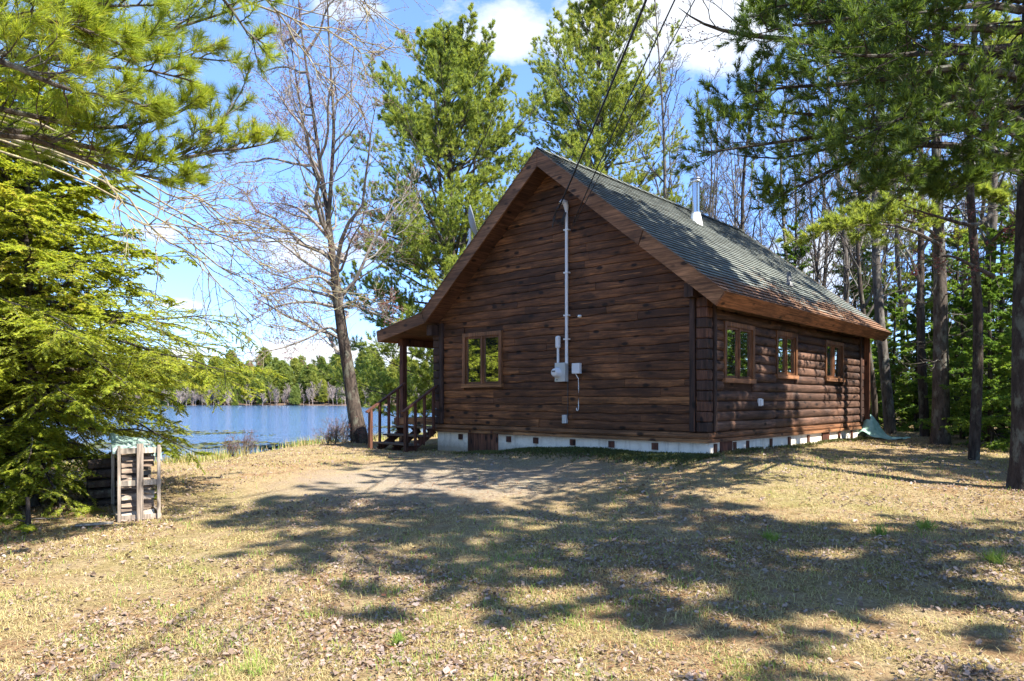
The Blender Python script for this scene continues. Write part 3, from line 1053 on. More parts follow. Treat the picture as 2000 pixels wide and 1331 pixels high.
soft(MB().box((-0.10, -0.09, 0.0), (0.10, 0.0, 0.22), 0.5).build('box_cover', M['white_metal'], jb), 0.012)
mb = MB().tubes(np.array([[-0.03, -0.04, 0.0], [0.0, -0.035, -0.05], [0.03, -0.025, -0.1], [0.03, -0.02, -0.3], [0.03, -0.02, -0.62], [0.035, -0.025, -0.72], [0.02, -0.03, -0.77], [-0.01, -0.03, -0.76], [-0.015, -0.03, -0.71]]), 0.009, 6)
mb.build('cable', M['white'], jb, True)
ob = gable_thing('outlet_box', 'small dark grey outlet box low on gable above foundation', 'outlet box', 3.19, 1.12)
soft(MB().box((-0.055, -0.07, 0.0), (0.055, 0.0, 0.18), 0.5).build('outlet_cover', M['meter_grey'], ob), 0.01)
MB().tubes(np.array([[0.05, -0.012, 0.1], [0.065, -0.012, 0.4], [0.06, -0.012, 0.88]]), 0.008, 6).build('cable', M['black'], ob)
tp = empty('wall_tap', house(W + 0.07, 2.21, 1.50), -TH)
tag(tp, 'small white vent flap on round log side wall below the windows', 'wall vent')
soft(MB().box((0, -0.06, 0), (0.05, 0.06, 0.13), 0.5).build('flap', M['white'], tp), 0.01)
MB().box((-0.02, -0.075, -0.01), (0.012, 0.075, 0.145), 0.5).build('flange', M['white'], tp)
nail = gable_thing('insulator_hook', 'small white insulator hook on gable logs right of the pipe', 'hook', 2.80, 3.35)
MB().lathe([(0.03, 0), (0.035, 0.03), (0.02, 0.05), (0.03, 0.07), (0.001, 0.08)], 12, (0, 0, 0), 0.5, R90).build('insulator', M['white'], nail, True)
MB().tubes(np.array([[0, -0.03, 0], [-0.06, -0.03, 0.03], [-0.1, -0.01, 0.03]]), 0.008, 6).build('hook', M['dark_grey'], nail)

# satellite dish on the lake-side slope
dx, dy = 1.50, -0.34
dz = float(roof_top(dx))
dish = empty('satellite_dish', house(dx, dy, dz), -TH)
tag(dish, 'grey satellite dish seen edge on above the left roof slope', 'satellite dish')
MB().tubes(np.array([[0.0, 0, 0.0], [0.02, 0, 0.25], [0.02, 0, 0.52]]), 0.028, 10).build('mast', M['white_metal'], dish, True)
MB().beam((-0.26, 0.02, -0.17), (0.02, 0, 0.28), 0.03, 0.03, 0.5).build('brace', M['white_metal'], dish)
MB().beam((-0.34, 0.02, -0.255), (0.05, 0.02, 0.07), 0.22, 0.03, 0.5).build('roof_mount', M['white_metal'], dish)
Rd = Matrix.Rotation(TH, 4, 'Z') @ Vector((0.95, 0.03, 0.24)).to_track_quat('Z', 'Y').to_matrix().to_4x4()
prof = [(0.001, 0.0), (0.12, 0.008), (0.24, 0.035), (0.34, 0.075), (0.40, 0.105), (0.405, 0.10), (0.34, 0.06), (0.24, 0.02), (0.12, -0.01), (0.001, -0.02)]
MB().lathe(prof, 32, (0.02, 0.0, 0.66), 0.5, Rd).build('reflector', M['dish'], dish, True)
d3 = np.array(Rd.to_3x3() @ Vector((0, 0, 1)))
d2_ = np.array(Rd.to_3x3() @ Vector((0, 1, 0)))
c0 = np.array([0.02, 0, 0.66])
MB().beam(c0 - d2_ * 0.36, c0 + d3 * 0.45 - d2_ * 0.25, 0.03, 0.03, 0.5).build('feed_arm', M['dish'], dish)
MB().lathe([(0.03, 0), (0.04, 0.06), (0.03, 0.1), (0.001, 0.1)], 12, c0 + d3 * 0.42 - d2_ * 0.24, 0.5).build('feed_horn', M['dark_grey'], dish, True)


# overhead wires to a pole behind the viewer
def wire(name, label, a, b, c, r):
    """through a (at the wall) and b (overhead), on towards c"""
    s = np.linspace(0, 1, 40)[:, None]
    a, b, c = map(np.array, (a, b, c))
    k = 0.27
    q = (b - a * (1 - k) ** 2 - c * k ** 2) / (2 * k * (1 - k))
    P = a * (1 - s) ** 2 + 2 * q * s * (1 - s) + c * s ** 2
    w_ = MB().tubes(P, r, 6).build(name, M['black'], None, True)
    tag(w_, label, 'power line', 'overhead wires to the gable')


wh = house(W - 3.17, -0.30, 5.62)
wire('overhead_wire', 'thick black overhead cable running down to the weatherhead', wh, at(1258, 10, 9.0), (3.4, -12, 9.6), 0.018)
hk = house(W - 3.0, -0.05, 5.30)
wire('overhead_wire', 'thin black overhead wire crossing the barge board, middle of the three', hk, at(1318, 0, 8.8), (4.6, -12, 9.5), 0.011)
wire('overhead_wire', 'thinnest dark overhead wire, farthest to the right of the three', hk + [0.01, 0, -0.05], at(1357, 0, 8.6), (5.6, -12, 9.5), 0.008)


# ------------------------------------------------------------------ firewood rack, tarp, plank
rk = empty('firewood_rack', (-4.95, 9.45, gz(-4.95, 9.45)), 0.56)
tag(rk, 'grey slatted wooden crate holding split firewood beside the hemlock', 'firewood rack')
for x, w in ((-0.235, 0.036), (0.01, 0.078), (0.235, 0.038)):
    mb = MB().box((x - w / 2, -0.022, -0.05), (x + w / 2, 0.022, 1.0 + 0.02 * (x == 0.01)), None)
    mb.build('slat_post', M['grey_wood'], rk)
for x in (-0.24, 0.245):
    MB().box((x - 0.02, 1.35, -0.05), (x + 0.02, 1.40, 0.95), None).build('slat_post', M['grey_wood'], rk)
for z in (0.04, 0.50, 0.93):
    mb = MB().box((-0.262, 0.024, z - 0.035), (0.268, 0.05, z + 0.035), None)
    mb.build('rail', M['grey_wood'], rk)
for x in (-0.245, 0.25):
    for z in (0.05, 0.9):
        MB().box((x - 0.014, 0.052, z - 0.03), (x + 0.014, 1.35, z + 0.03), None).build('rail', M['grey_wood'], rk)
base = Matrix.Translation(rk.location) @ Matrix.Rotation(0.56, 4, 'Z')
r = random.Random(3)
nlog = 0
for col in range(3):
    y0 = 0.10 + col * 0.42
    z = 0.05
    while z < 0.90:
        x = -0.20
        h = r.uniform(0.05, 0.085)
        # pieces lie across the crate so the face shows their split sides
        for row in range(r.choice([1, 2])):
            ln = 0.40 if row == 0 and r.random() < 0.5 else 0.2
            mb = MB()
            prof = [(0, 0), (r.uniform(0.12, 0.17), r.uniform(-0.01, 0.01)), (r.uniform(0.1, 0.16), h * r.uniform(0.7, 0.95)), (r.uniform(0.02, 0.07), h)]
            tilt = Matrix.Rotation(r.uniform(-0.12, 0.12), 4, 'Y') @ Matrix.Rotation(r.uniform(-0.08, 0.08), 4, 'Z')
            k = len(prof)
            ns = 5
            V = []
            for s_ in range(ns):
                f = s_ / (ns - 1)
                for (py_, pz_) in prof:
                    V.append((x + f * (ln - 0.01), y0 + py_ + 0.008 * math.sin(7 * f + nlog), z + pz_ + 0.006 * math.sin(5 * f + 2 * nlog)))
            V = [tuple(tilt @ (Vector(v) - Vector((x, y0, z))) + Vector((x, y0, z))) for v in V]
            Fq = [(i * k + j, i * k + (j + 1) % k, (i + 1) * k + (j + 1) % k, (i + 1) * k + j) for i in range(ns - 1) for j in range(k)]
            mb.add(V, Fq + [(3, 2, 1, 0), ((ns - 1) * k, (ns - 1) * k + 1, (ns - 1) * k + 2, (ns - 1) * k + 3)], r.random())
            o = mb.build('firewood_log', M['firewood'])
            o.matrix_world = base
            tag(o, 'split piece of firewood stacked in the slatted crate', 'firewood', 'split firewood stacked in the crate')
            nlog += 1
            x += ln
            if x > 0.15:
                break
        z += h + 0.004
# side logs stretching back under the hemlock
for k in range(26):
    y = 1.5 + (k % 6) * 0.17 + r.uniform(-0.02, 0.02)
    z = 0.06 + (k // 6) * 0.15
    P = np.array([[-0.55, y, z], [-0.2, y + 0.01, z + 0.01], [0.0, y, z]])
    o = MB().tubes(P, r.uniform(0.055, 0.075), 7, r.random()).build('firewood_log', M['bark_maple'])
    o.matrix_world = base
    tag(o, 'round unsplit log in the dark pile behind the firewood crate', 'firewood', 'round logs piled behind the crate')


def cloth(name, c, sx, sy, amp, mat_, sag, seed, rz=0):
    n = 34
    xs = np.linspace(-1, 1, n)
    X, Y = np.meshgrid(xs, xs)
    Z = amp * (0.5 * wob(X, Y, 3.0, seed) + 0.35 * wob(X, Y, 7.5, seed + 1) + 0.15 * wob(X, Y, 15, seed + 2)) + sag(X, Y)
    V = np.stack([X * sx, Y * sy, Z], -1).reshape(-1, 3)
    i = np.arange(n - 1)[:, None] * n + np.arange(n - 1)[None]
    Fq = np.stack([i, i + 1, i + n + 1, i + n], -1).reshape(-1, 4)
    o = MB().add(V, Fq).build(name, mat_, None, True)
    o.location = c
    o.rotation_euler = (0, 0, rz)
    s = o.modifiers.new('thick', 'SOLIDIFY')
    s.thickness = 0.006
    return o


o = cloth('tarp', (-5.40, 10.17, 0.965), 0.30, 0.62, 0.07, M['tarp'], lambda x, y: 0.03 - 0.05 * (x + 0.2) + 0.08 * np.exp(-((y - 0.2) / 0.45) ** 2) * (1 - 0.5 * x) - 0.22 * np.clip(np.abs(x) - 0.8, 0, 1) - 0.5 * np.clip(-y - 0.85, 0, 1), 41, 0.56)
tag(o, 'crumpled pale green tarp draped over the top of the firewood crate', 'tarp')
cpt = house(W + 0.45, L + 0.25, 0)
o = cloth('tarp', (cpt[0], cpt[1], gz(cpt[0], cpt[1]) + 0.02), 0.62, 0.5, 0.10, M['tarp2'], lambda x, y: 0.58 * np.exp(-((x + 0.45) / 0.45) ** 2 - (y / 0.8) ** 2), 51, -TH)
tag(o, 'green tarp heaped over something at the far corner of the cabin', 'tarp')
pk = empty('loose_plank', (-5.28, 9.0, gz(-5.28, 9.0) + 0.04), 0.5)
tag(pk, 'weathered grey board lying on the ground left of the firewood crate', 'plank')
mb = MB().box((-0.21, -0.06, -0.012), (0.21, 0.06, 0.012), 0.9)
soft(mb.build('board', M['grey_wood'], pk))


# ------------------------------------------------------------------ vegetation generators
UP = np.array([0, 0, 1.0])


def unit(v):
    return v / (np.linalg.norm(v, axis=-1, keepdims=True) + 1e-9)


def interp(P, t):
    """points, tangents at fractions t (B,n) on polylines P (B,K,3)"""
    B, K = P.shape[:2]
    f = np.clip(t, 0, 0.9999) * (K - 1)
    i = f.astype(int)
    w = (f - i)[..., None]
    b = np.arange(B)[:, None]
    p = P[b, i] * (1 - w) + P[b, i + 1] * w
    return p, unit(P[b, i + 1] - P[b, i])


def grow(p0, d0, ln, K, bend=0.0, wig=0.0, R=None):
    """polylines from p0 along d0, length ln, curving up (bend>0) or down, wandering by wig"""
    B = len(p0)
    s = np.linspace(0, 1, K)
    P = p0[:, None] + d0[:, None] * (ln[:, None] * s)[..., None]
    P[:, :, 2] += np.asarray(bend).reshape(-1, 1) * ln[:, None] * s ** 2
    if wig:
        w = rng.normal(0, wig, (B, K, 3)).cumsum(1) * (ln / K)[:, None, None]
        w -= w[:, :1]
        P = P + w
    return P


def spawn(P, n, t0, t1, ang, len0, len1, K=5, mode='flat', bend=0.0, wig=0.1, updir=0.0, spread=0.25, lens=None):
    """n children per parent; 'flat' alternates left and right in the plane of the branch, 'round' any side.
    child length falls from len0 (at t0) to len1 (at t1)"""
    B = len(P)
    t = t0 + (t1 - t0) * (np.arange(n)[None] + rng.uniform(0.05, 0.95, (B, n))) / n
    p, T = interp(P, t)
    if mode == 'flat':
        S = unit(np.cross(T, UP) + 1e-6)
        sg = np.where((np.arange(n)[None] + rng.integers(0, 2, (B, 1))) % 2, 1, -1)[..., None]
        S = S * sg + rng.normal(0, spread, (B, n, 3))
    else:
        S = rng.normal(0, 1, (B, n, 3))
        S = S - (S * T).sum(-1, keepdims=True) * T
    S = unit(S)
    a = np.radians(rng.normal(ang, ang * 0.18, (B, n)))[..., None]
    d = unit(np.cos(a) * T + np.sin(a) * S + UP * updir)
    ln = (len0 + (len1 - len0) * (t - t0) / max(1e-6, t1 - t0)) * rng.uniform(0.65, 1.25, (B, n))
    if lens is not None:
        ln = ln * lens[:, None]
    return grow(p.reshape(-1, 3), d.reshape(-1, 3), ln.reshape(-1), K, bend, wig), ln.reshape(-1)


def needles(mb, p, T, size, n, width, spread=(15, 65), tint=0.5, tvar=0.18, droop=0.0, kite=False):
    """brush of n thin triangular needles at each point"""
    m = len(p)
    if m == 0:
        return
    S = rng.normal(0, 1, (m, n, 3))
    S = unit(S - (S * T[:, None]).sum(-1, keepdims=True) * T[:, None])
    a = np.radians(rng.uniform(*spread, (m, n)))[..., None]
    d = unit(np.cos(a) * T[:, None] + np.sin(a) * S + np.array([0, 0, -droop]))
    ln = (size * rng.uniform(0.7, 1.15, (m, n)))[..., None]
    base = p[:, None] + T[:, None] * rng.uniform(-0.35, 0.15, (m, n, 1)) * size
    tip = base + d * ln
    sd = unit(np.cross(d, rng.normal(0, 1, (m, n, 3)))) * width / 2
    tt = np.clip(np.broadcast_to(np.asarray(tint).reshape(-1, 1), (m, n)) + rng.normal(0, tvar, (m, n)), 0, 1)
    mid = base + d * ln * (0.3 if kite else 0.05)
    mb.tris((mid + sd).reshape(-1, 3), (mid - sd).reshape(-1, 3), tip.reshape(-1, 3), tt.reshape(-1))
    if kite:
        mb.tris((mid - sd).reshape(-1, 3), (mid + sd).reshape(-1, 3), base.reshape(-1, 3), tt.reshape(-1))


def sprays(mb, P, n, ln, width, tint, tvar=0.2, lift=0.0, flat=True):
    """flat two-ranked needles along twigs P (B,K,3): hemlock and fir"""
    B = len(P)
    t = (np.arange(n)[None] + rng.uniform(0, 1, (B, n))) / n
    p, T = interp(P, np.broadcast_to(t, (B, n)))
    S = unit(np.cross(T, UP) + 1e-6)
    sg = np.where(np.arange(n) % 2, 1.0, -1.0)[None, :, None]
    nv = rng.normal(0, 0.25, (B, n, 3)) + UP * (lift + rng.normal(0, 0.3 if flat else 0.8, (B, n, 1)))
    d = unit(S * sg + T * 0.75 + nv)
    L_ = ln * rng.uniform(0.7, 1.25, (B, n, 1)) * (1.1 - 0.5 * t[..., None])
    w = unit(np.cross(d, UP + rng.normal(0, 0.45, (B, n, 3)))) * width / 2
    tip = p + d * L_
    tt = np.clip(np.broadcast_to(np.asarray(tint).reshape(-1, 1), (B, n)) + rng.normal(0, tvar, (B, n)), 0, 1).reshape(-1)
    f = lambda a: a.reshape(-1, 3)
    mb.tris(f(p + w - d * L_ * 0.1), f(p - w - d * L_ * 0.1), f(tip), tt)


def taper(P, r0, r1, pw=1.0):
    K = P.shape[1]
    s = np.linspace(0, 1, K)[None] ** pw
    return np.asarray(r0).reshape(-1, 1) * (1 - s) + np.asarray(r1).reshape(-1, 1) * s


class Tree:
    def __init__(self):
        self.wood, self.twig, self.leaf = MB(), MB(), MB()

    def finish(self, name, label, cat, loc, bark, leafmat, group=None, rz=0.0, leafname='crown', twigmat=None):
        o = empty(name, loc, rz)
        tag(o, label, cat, group)
        if self.wood.n:
            self.wood.build('trunk', bark, o, True)
        if self.twig.n:
            self.twig.build('branches', twigmat or bark, o, False)
        if self.leaf.n:
            self.leaf.build(leafname, leafmat, o)
        return o


def copy_tree(o, loc, rz, sc_, label=None, group=None):
    c = o.copy()
    COL.objects.link(c)
    c.location = loc
    c.rotation_euler = (0, 0, rz)
    c.scale = sc_ if isinstance(sc_, tuple) else (sc_,) * 3
    if label:
        c['label'] = label
    if group:
        c['group'] = group
    for ch in list(o.children):
        d = ch.copy()
        COL.objects.link(d)
        d.parent = c
    return c


def conifer(tr, h, r0, zc, prof, whorl, per, elev, sub, sub_len, tuft, kind='pine', trunk=None, lim_az=None, bend=0.15, seed=0, twig_r=0.006, sub2=5, tint0=0.45, wig=0.06, stems=None):
    """tr: Tree. prof(f): branch reach (m) at height fraction f of crown; elev(f): degrees above horizontal"""
    K = 14
    if trunk is None:
        s = np.linspace(0, 1, K)
        trunk = np.stack([0.12 * np.sin(s * 4 + seed) * s * h / 12, 0.1 * np.sin(s * 3.1 + 1 + seed) * s * h / 12, s * h], 1)
        trunk[0, 2] = -0.25
    tr.wood.tubes(trunk, taper(trunk[None], r0, 0.02, 0.8)[0], 10)
    zs = []
    z = zc
    while z < h - 0.25:
        zs.append(z)
        z += whorl * rng.uniform(0.75, 1.3)
    base, dirs, lens, bends, fr = [], [], [], [], []
    for z in zs:
        f = (z - zc) / (h - zc)
        k = rng.poisson(per * (1 - 0.3 * f)) + 1
        a0 = rng.uniform(0, 2 * PI)
        for i in range(k):
            az = a0 + i * 2 * PI / k + rng.normal(0, 0.35)
            if lim_az and rng.random() < lim_az(az, f):
                continue
            e = math.radians(elev(f) + rng.normal(0, 8 if kind == 'pine' else 16))
            base.append(np.array([np.interp(z + rng.uniform(-0.15, 0.15), trunk[:, 2], trunk[:, j]) for j in range(3)]))
            dirs.append((math.cos(az) * math.cos(e), math.sin(az) * math.cos(e), math.sin(e)))
            lens.append(prof(f) * (rng.uniform(0.55, 1.2) if kind == 'pine' else rng.uniform(0.45, 1.12)))
            bends.append(bend + rng.normal(0, 0.07))
            fr.append(f)
    P1 = grow(np.array(base), np.array(dirs), np.array(lens), 9, np.array(bends), wig)
    foliage(tr, P1, np.array(lens), sub, sub_len, tuft, kind, twig_r, sub2, tint0, min(r0 * 0.3, 0.06))


def foliage(tr, P1, lens, sub, sub_len, tuft, kind, twig_r=0.006, sub2=5, tint0=0.45, limb_r=0.05, t0=0.22):
    """side shoots and needles on limbs P1"""
    tr.twig.tubes(P1, taper(P1, np.clip(lens * 0.016, 0.012, limb_r), twig_r * 0.8), 6)
    P2, l2 = spawn(P1, sub, t0, 0.99, 48, sub_len, sub_len * 0.38, 6, 'flat', 0.12 if kind == 'pine' else -0.12, 0.10, 0.10 if kind == 'pine' else -0.05, 0.35, lens)
    tr.twig.tubes(P2, taper(P2, twig_r * 1.5, twig_r * 0.6), 4)
    lf = tr.leaf
    if kind == 'pine':
        size, n, w, per = tuft
        P3, l3 = spawn(P2, sub2, 0.25, 0.98, 42, 0.45, 0.25, 4, 'round', 0.15, 0.12, 0.15, 0.4, l2)
        tr.twig.tubes(P3, taper(P3, twig_r * 0.7, twig_r * 0.4), 3)
        for P, cnt in ((P3, per), (P2, max(1, per // 2)), (P1, 1)):
            t = np.concatenate([np.full((len(P), 1), 0.98), rng.uniform(0.45, 0.95, (len(P), cnt))], 1)
            p, T = interp(P, t)
            p, T = p.reshape(-1, 3), unit(T.reshape(-1, 3) + UP * 0.25)
            tint = tint0 + 0.14 * wob(p[:, 0], p[:, 1] + p[:, 2], 1.3, 8) + rng.normal(0, 0.08, len(p))
            needles(lf, p, T, size, n, w, (12, 62), tint)
    else:
        ln, w, n = tuft
        P3, l3 = spawn(P2, sub2, 0.12, 0.97, 45, 0.42, 0.2, 4, 'flat', -0.15, 0.08, -0.02, 0.25, l2)
        tr.twig.tubes(P3, taper(P3, twig_r * 0.6, twig_r * 0.3), 3)
        for P, nn in ((P3, n), (P2, n * 2)):
            c = P[:, 2]
            tint = tint0 + 0.22 * wob(c[:, 0], c[:, 1] + c[:, 2], 1.9, 9) + rng.normal(0, 0.13, len(P))
            sprays(lf, P, nn, ln, w, tint, flat=(kind == 'hemlock'))


def bare(tr, trunk, R, n1, t0, ang, len0, len1, n2=7, n3=5, n4=0, buds=0, bias=None, bend=0.1, wig=0.22, upd=0.15, r1=0.35, twig=0.004, budsize=0.03, budtint=0.5):
    """leafless tree on the polyline trunk (K,3) with radii R"""
    tr.wood.tubes(trunk, R, 10)
    P1, l1 = spawn(trunk[None], n1, t0, 0.99, ang, len0, len1, 9, 'round', bend, wig, upd)
    if bias is not None:
        d = P1[:, -1] - P1[:, 0]
        keep = bias(d)
        P1, l1 = P1[keep], l1[keep]
    limbs(tr, P1, l1, n2, n3, n4, buds, r1, twig, budsize, budtint, wig)


def limbs(tr, P1, l1, n2, n3, n4, buds, r1, twig, budsize, budtint, wig=0.22, f2=0.5, bend2=0.08):
    tr.twig.tubes(P1, taper(P1, np.clip(l1 * 0.014 * r1 / 0.35, twig * 2, 0.08), twig), 6)
    P2, l2 = spawn(P1, n2, 0.15, 0.98, 40, f2, f2 * 0.4, 7, 'round', bend2, wig * 1.1, 0.08, 0.4, l1)
    tr.twig.tubes(P2, taper(P2, np.clip(l2 * 0.010, twig, 0.03), twig * 0.8), 5)
    tips = [P2]
    if n3:
        P3, l3 = spawn(P2, n3, 0.15, 0.98, 42, 0.5, 0.25, 5, 'round', 0.08, wig * 1.2, 0.06, 0.4, l2)
        tr.twig.tubes(P3, taper(P3, twig * 1.0, twig * 0.6), 3)
        tips.append(P3)
        if n4:
            P4, l4 = spawn(P3, n4, 0.2, 0.98, 45, 0.5, 0.3, 4, 'round', 0.1, wig, 0.08, 0.4, l3)
            tr.twig.tubes(P4, taper(P4, twig * 0.8, twig * 0.5), 3)
            tips.append(P4)
    if buds:
        for P in tips[-2:]:
            t = rng.uniform(0.4, 1.0, (len(P), buds))
            t[:, 0] = 0.99
            p, T = interp(P, t)
            needles(tr.leaf, p.reshape(-1, 3), T.reshape(-1, 3), budsize, 5, budsize * 0.5, (5, 60), budtint, 0.25)


def rel(pts):
    """list of (px,py,Y) to points, first one the origin"""
    Q = np.array([at(*p) for p in pts])
    return Q


def resample(Q, K):
    Q = np.asarray(Q, float)
    # Catmull-Rom through the surveyed points
    n = len(Q)
    E = np.vstack([2 * Q[0] - Q[1], Q, 2 * Q[-1] - Q[-2]])
    out = []
    for u in np.linspace(0, n - 1, K):
        i = min(int(u), n - 2)
        f = u - i
        a, b, c, d = E[i], E[i + 1], E[i + 2], E[i + 3]
        out.append(0.5 * ((2 * b) + (c - a) * f + (2 * a - 5 * b + 4 * c - d) * f * f + (3 * b - a - 3 * c + d) * f ** 3))
    return np.array(out)


def surveyed_limbs(specs, K, org):
    P = np.stack([resample(rel(s), K) for s in specs]) - org
    return P, np.linalg.norm(np.diff(P, axis=1), axis=2).sum(1)


# ------------------------------------------------------------------ trees beside and behind the cabin
# white pine behind the porch
o_ = at(885, 700, 27)
base1 = np.array([o_[0], 27.0, gz(o_[0], 27.0)])
tr = Tree()
prof1 = lambda f: np.interp(f, [0, 0.12, 0.3, 0.5, 0.62, 0.8, 0.92, 1], [3.9, 4.9, 5.0, 4.3, 3.8, 2.8, 1.7, 0.7])
conifer(tr, 16.6, 0.24, 1.9, prof1, 0.48, 5.2, lambda f: np.interp(f, [0, 0.25, 0.6, 1], [-4, 8, 28, 55]), 13, 0.40, (0.15, 10, 0.021, 4), 'pine', seed=1, bend=0.12, sub2=6, tint0=0.48)
s = np.linspace(0, 1, 10)
for (x1, zt) in ((0.9, 13.5), (-0.7, 14.8)):       # the trunk forks
    st = np.stack([x1 * np.sin(s * 1.4), 0.3 * s * x1, 7.0 + s * (zt - 7)], 1)
    tr.wood.tubes(st, taper(st[None], 0.12, 0.02)[0], 8)
tr.finish('white_pine', 'broad forked white pine rising between the bare maple and the gable peak', 'pine tree', base1, M['bark_pine'], M['n_pine'])

# second pine behind the ridge
o_ = at(1165, 700, 33)
base2 = np.array([o_[0], 33.0, 0.6])
tr = Tree()
prof2 = lambda f: np.interp(f, [0, 0.2, 0.45, 0.6, 0.75, 0.9, 1], [4.0, 4.6, 4.3, 3.6, 2.2, 1.4, 0.5])
conifer(tr, 22.0, 0.24, 4.0, prof2, 0.54, 4.6, lambda f: np.interp(f, [0, 0.3, 0.6, 1], [5, 22, 36, 60]), 12, 0.40, (0.16, 10, 0.024, 4), 'pine', seed=4, bend=0.16, sub2=6, tint0=0.6)
tr.finish('white_pine', 'tall light green pine with an open thin top above the roof ridge', 'pine tree', base2, M['bark_pine'], M['n_pine'])

# bare maple by the shore
tk = resample(rel([(706, 872, 21), (692, 800, 21), (680, 720, 21), (667, 640, 21), (652, 520, 21), (640, 420, 21), (624, 310, 21), (606, 180, 21.2), (590, 70, 21.4), (578, -60, 21.6)]), 20)
org = tk[0].copy()
tk = tk - org
tk[0, 2] -= 0.3
Rt = np.interp(np.linspace(0, 1, 20), [0, 0.06, 0.15, 0.4, 0.5, 0.75, 1], [0.30, 0.235, 0.20, 0.145, 0.085, 0.045, 0.012])
tr = Tree()
bare(tr, tk, Rt, 38, 0.23, 58, 5.2, 1.8, 8, 5, 3, 1, lambda d: (d[:, 0] < 0.3) | (rng.random(len(d)) < 0.35), 0.02, 0.20, 0.10, 0.4, 0.0055, 0.034)
f1 = resample(rel([(642, 430, 21), (648, 330, 20.6), (652, 240, 20.4), (646, 140, 20.2), (640, 20, 20.1), (636, -70, 20)]), 12) - org
bare(tr, f1, taper(f1[None], 0.065, 0.012)[0], 13, 0.15, 42, 2.0, 1.1, 7, 5, 2, 1, None, 0.08, 0.2, 0.2, 0.4, 0.0055, 0.034)
f2 = resample(rel([(640, 395, 21), (612, 330, 21.3), (592, 240, 21.6), (575, 130, 21.8), (560, 20, 22)]), 12) - org
bare(tr, f2, taper(f2[None], 0.05, 0.012)[0], 11, 0.15, 45, 2.0, 1.1, 7, 5, 2, 1, None, 0.05, 0.2, 0.2, 0.4, 0.0055, 0.034)
low = [[(660, 650, 21), (640, 640, 20.8), (600, 662, 20.4), (540, 683, 20), (480, 690, 19.8)], [(655, 600, 21), (600, 590, 20.6), (540, 600, 20.2), (470, 640, 20)],
       [(652, 540, 21), (600, 515, 20.6), (540, 470, 20.4), (470, 440, 20.2)], [(650, 520, 21), (690, 480, 21.2), (740, 470, 21.4)], [(660, 600, 21), (700, 600, 20.7), (745, 615, 20.5), (770, 590, 20.4)],
       [(645, 470, 21), (600, 420, 20.7), (560, 400, 20.4), (480, 395, 20.2)], [(660, 570, 21), (620, 540, 20.6), (560, 560, 20.3), (500, 590, 20)]]
P, ln = surveyed_limbs(low, 11, org)
limbs(tr, P, ln, 14, 7, 3, 1, 0.5, 0.0055, 0.034, 0.5, 0.24, 0.42, 0.05)
tr.finish('bare_maple', 'leaning leafless red maple with rough bark and reddish buds beside the steps', 'bare tree', org, M['bark_maple'], M['bud'], None, 0, 'buds', M['bark_light'])

# leafless lichen-grey tree whose limbs reach in from the left, trunk out of frame
org = np.array([-9.6, 8.6, gz(-9.6, 8.6)])
tr = Tree()
tk = np.array([[0, 0, -0.3], [0.1, 0.1, 2], [0.3, 0.1, 4], [0.5, 0.2, 6], [0.9, 0.3, 8], [1.0, 0.3, 10.5], [1.2, 0.4, 13]])
tk = resample(tk, 14)
tr.wood.tubes(tk, taper(tk[None], 0.2, 0.04)[0], 10)
j = org + tk[5]
inl = lambda pts: pts
arcs = [[(-330, 190, 8.8), (0, 270, 9.0), (180, 330, 9.2), (290, 395, 9.4), (400, 440, 9.6), (520, 470, 9.8), (620, 490, 10)],
        [(-330, 160, 8.8), (60, 240, 9.0), (240, 330, 9.2), (360, 375, 9.3), (460, 420, 9.5), (560, 445, 9.7), (660, 470, 10)],
        [(-330, 190, 8.8), (50, 290, 9), (240, 375, 9.2), (310, 450, 9.3), (390, 500, 9.5), (450, 560, 9.7), (520, 620, 9.9), (560, 665, 10)],
        [(-330, 210, 8.8), (60, 310, 9), (250, 385, 9.1), (350, 440, 9.2), (440, 520, 9.4), (540, 560, 9.6), (640, 590, 9.8)],
        [(-330, 150, 8.8), (80, 260, 9), (260, 350, 9.2), (370, 410, 9.3), (480, 470, 9.5), (570, 520, 9.7), (700, 545, 9.9)],
        [(-330, 140, 8.8), (40, 230, 9), (220, 320, 9.1), (330, 390, 9.2), (390, 420, 9.3), (430, 470, 9.4), (470, 540, 9.5)],
        [(-330, 180, 8.8), (120, 300, 8.6), (222, 375, 8.4), (245, 430, 8.4), (290, 470, 8.5), (330, 480, 8.6)],
        [(-330, 0, 8.8), (100, -60, 8.6), (430, -50, 8.6), (540, 20, 8.8), (620, 55, 9), (690, 80, 9.2), (735, 75, 9.3)],
        [(-330, 30, 8.8), (200, -50, 9), (520, 20, 9.4), (580, 90, 9.6), (640, 160, 9.8), (690, 205, 10)],
        [(-330, -60, 8.8), (200, -160, 9), (600, -60, 9.4), (690, 10, 9.6), (720, 50, 9.8)]]
P, ln = surveyed_limbs(arcs, 17, org)
P1 = P + (rng.normal(0, 0.05, P.shape).cumsum(1) * np.linspace(0, 1, P.shape[1])[None, :, None])
tr.twig.tubes(P1, taper(P1, 0.019, 0.005), 6)
P2, l2 = spawn(P1, 10, 0.42, 0.985, 36, 0.21, 0.08, 8, 'round', -0.05, 0.3, -0.05, 0.4, ln)
tr.twig.tubes(P2, taper(P2, 0.0085, 0.0035), 5)
P3, l3 = spawn(P2, 6, 0.15, 0.98, 34, 0.5, 0.25, 6, 'round', 0.05, 0.24, 0.05, 0.4, l2)
tr.twig.tubes(P3, taper(P3, 0.0042, 0.002), 4)
P4, l4 = spawn(P3, 2, 0.15, 0.98, 40, 0.45, 0.25, 4, 'round', 0.08, 0.24, 0.05, 0.4, l3)
tr.twig.tubes(P4, taper(P4, 0.0026, 0.0016), 3)
p, T = interp(P4, np.full((len(P4), 1), 0.98))
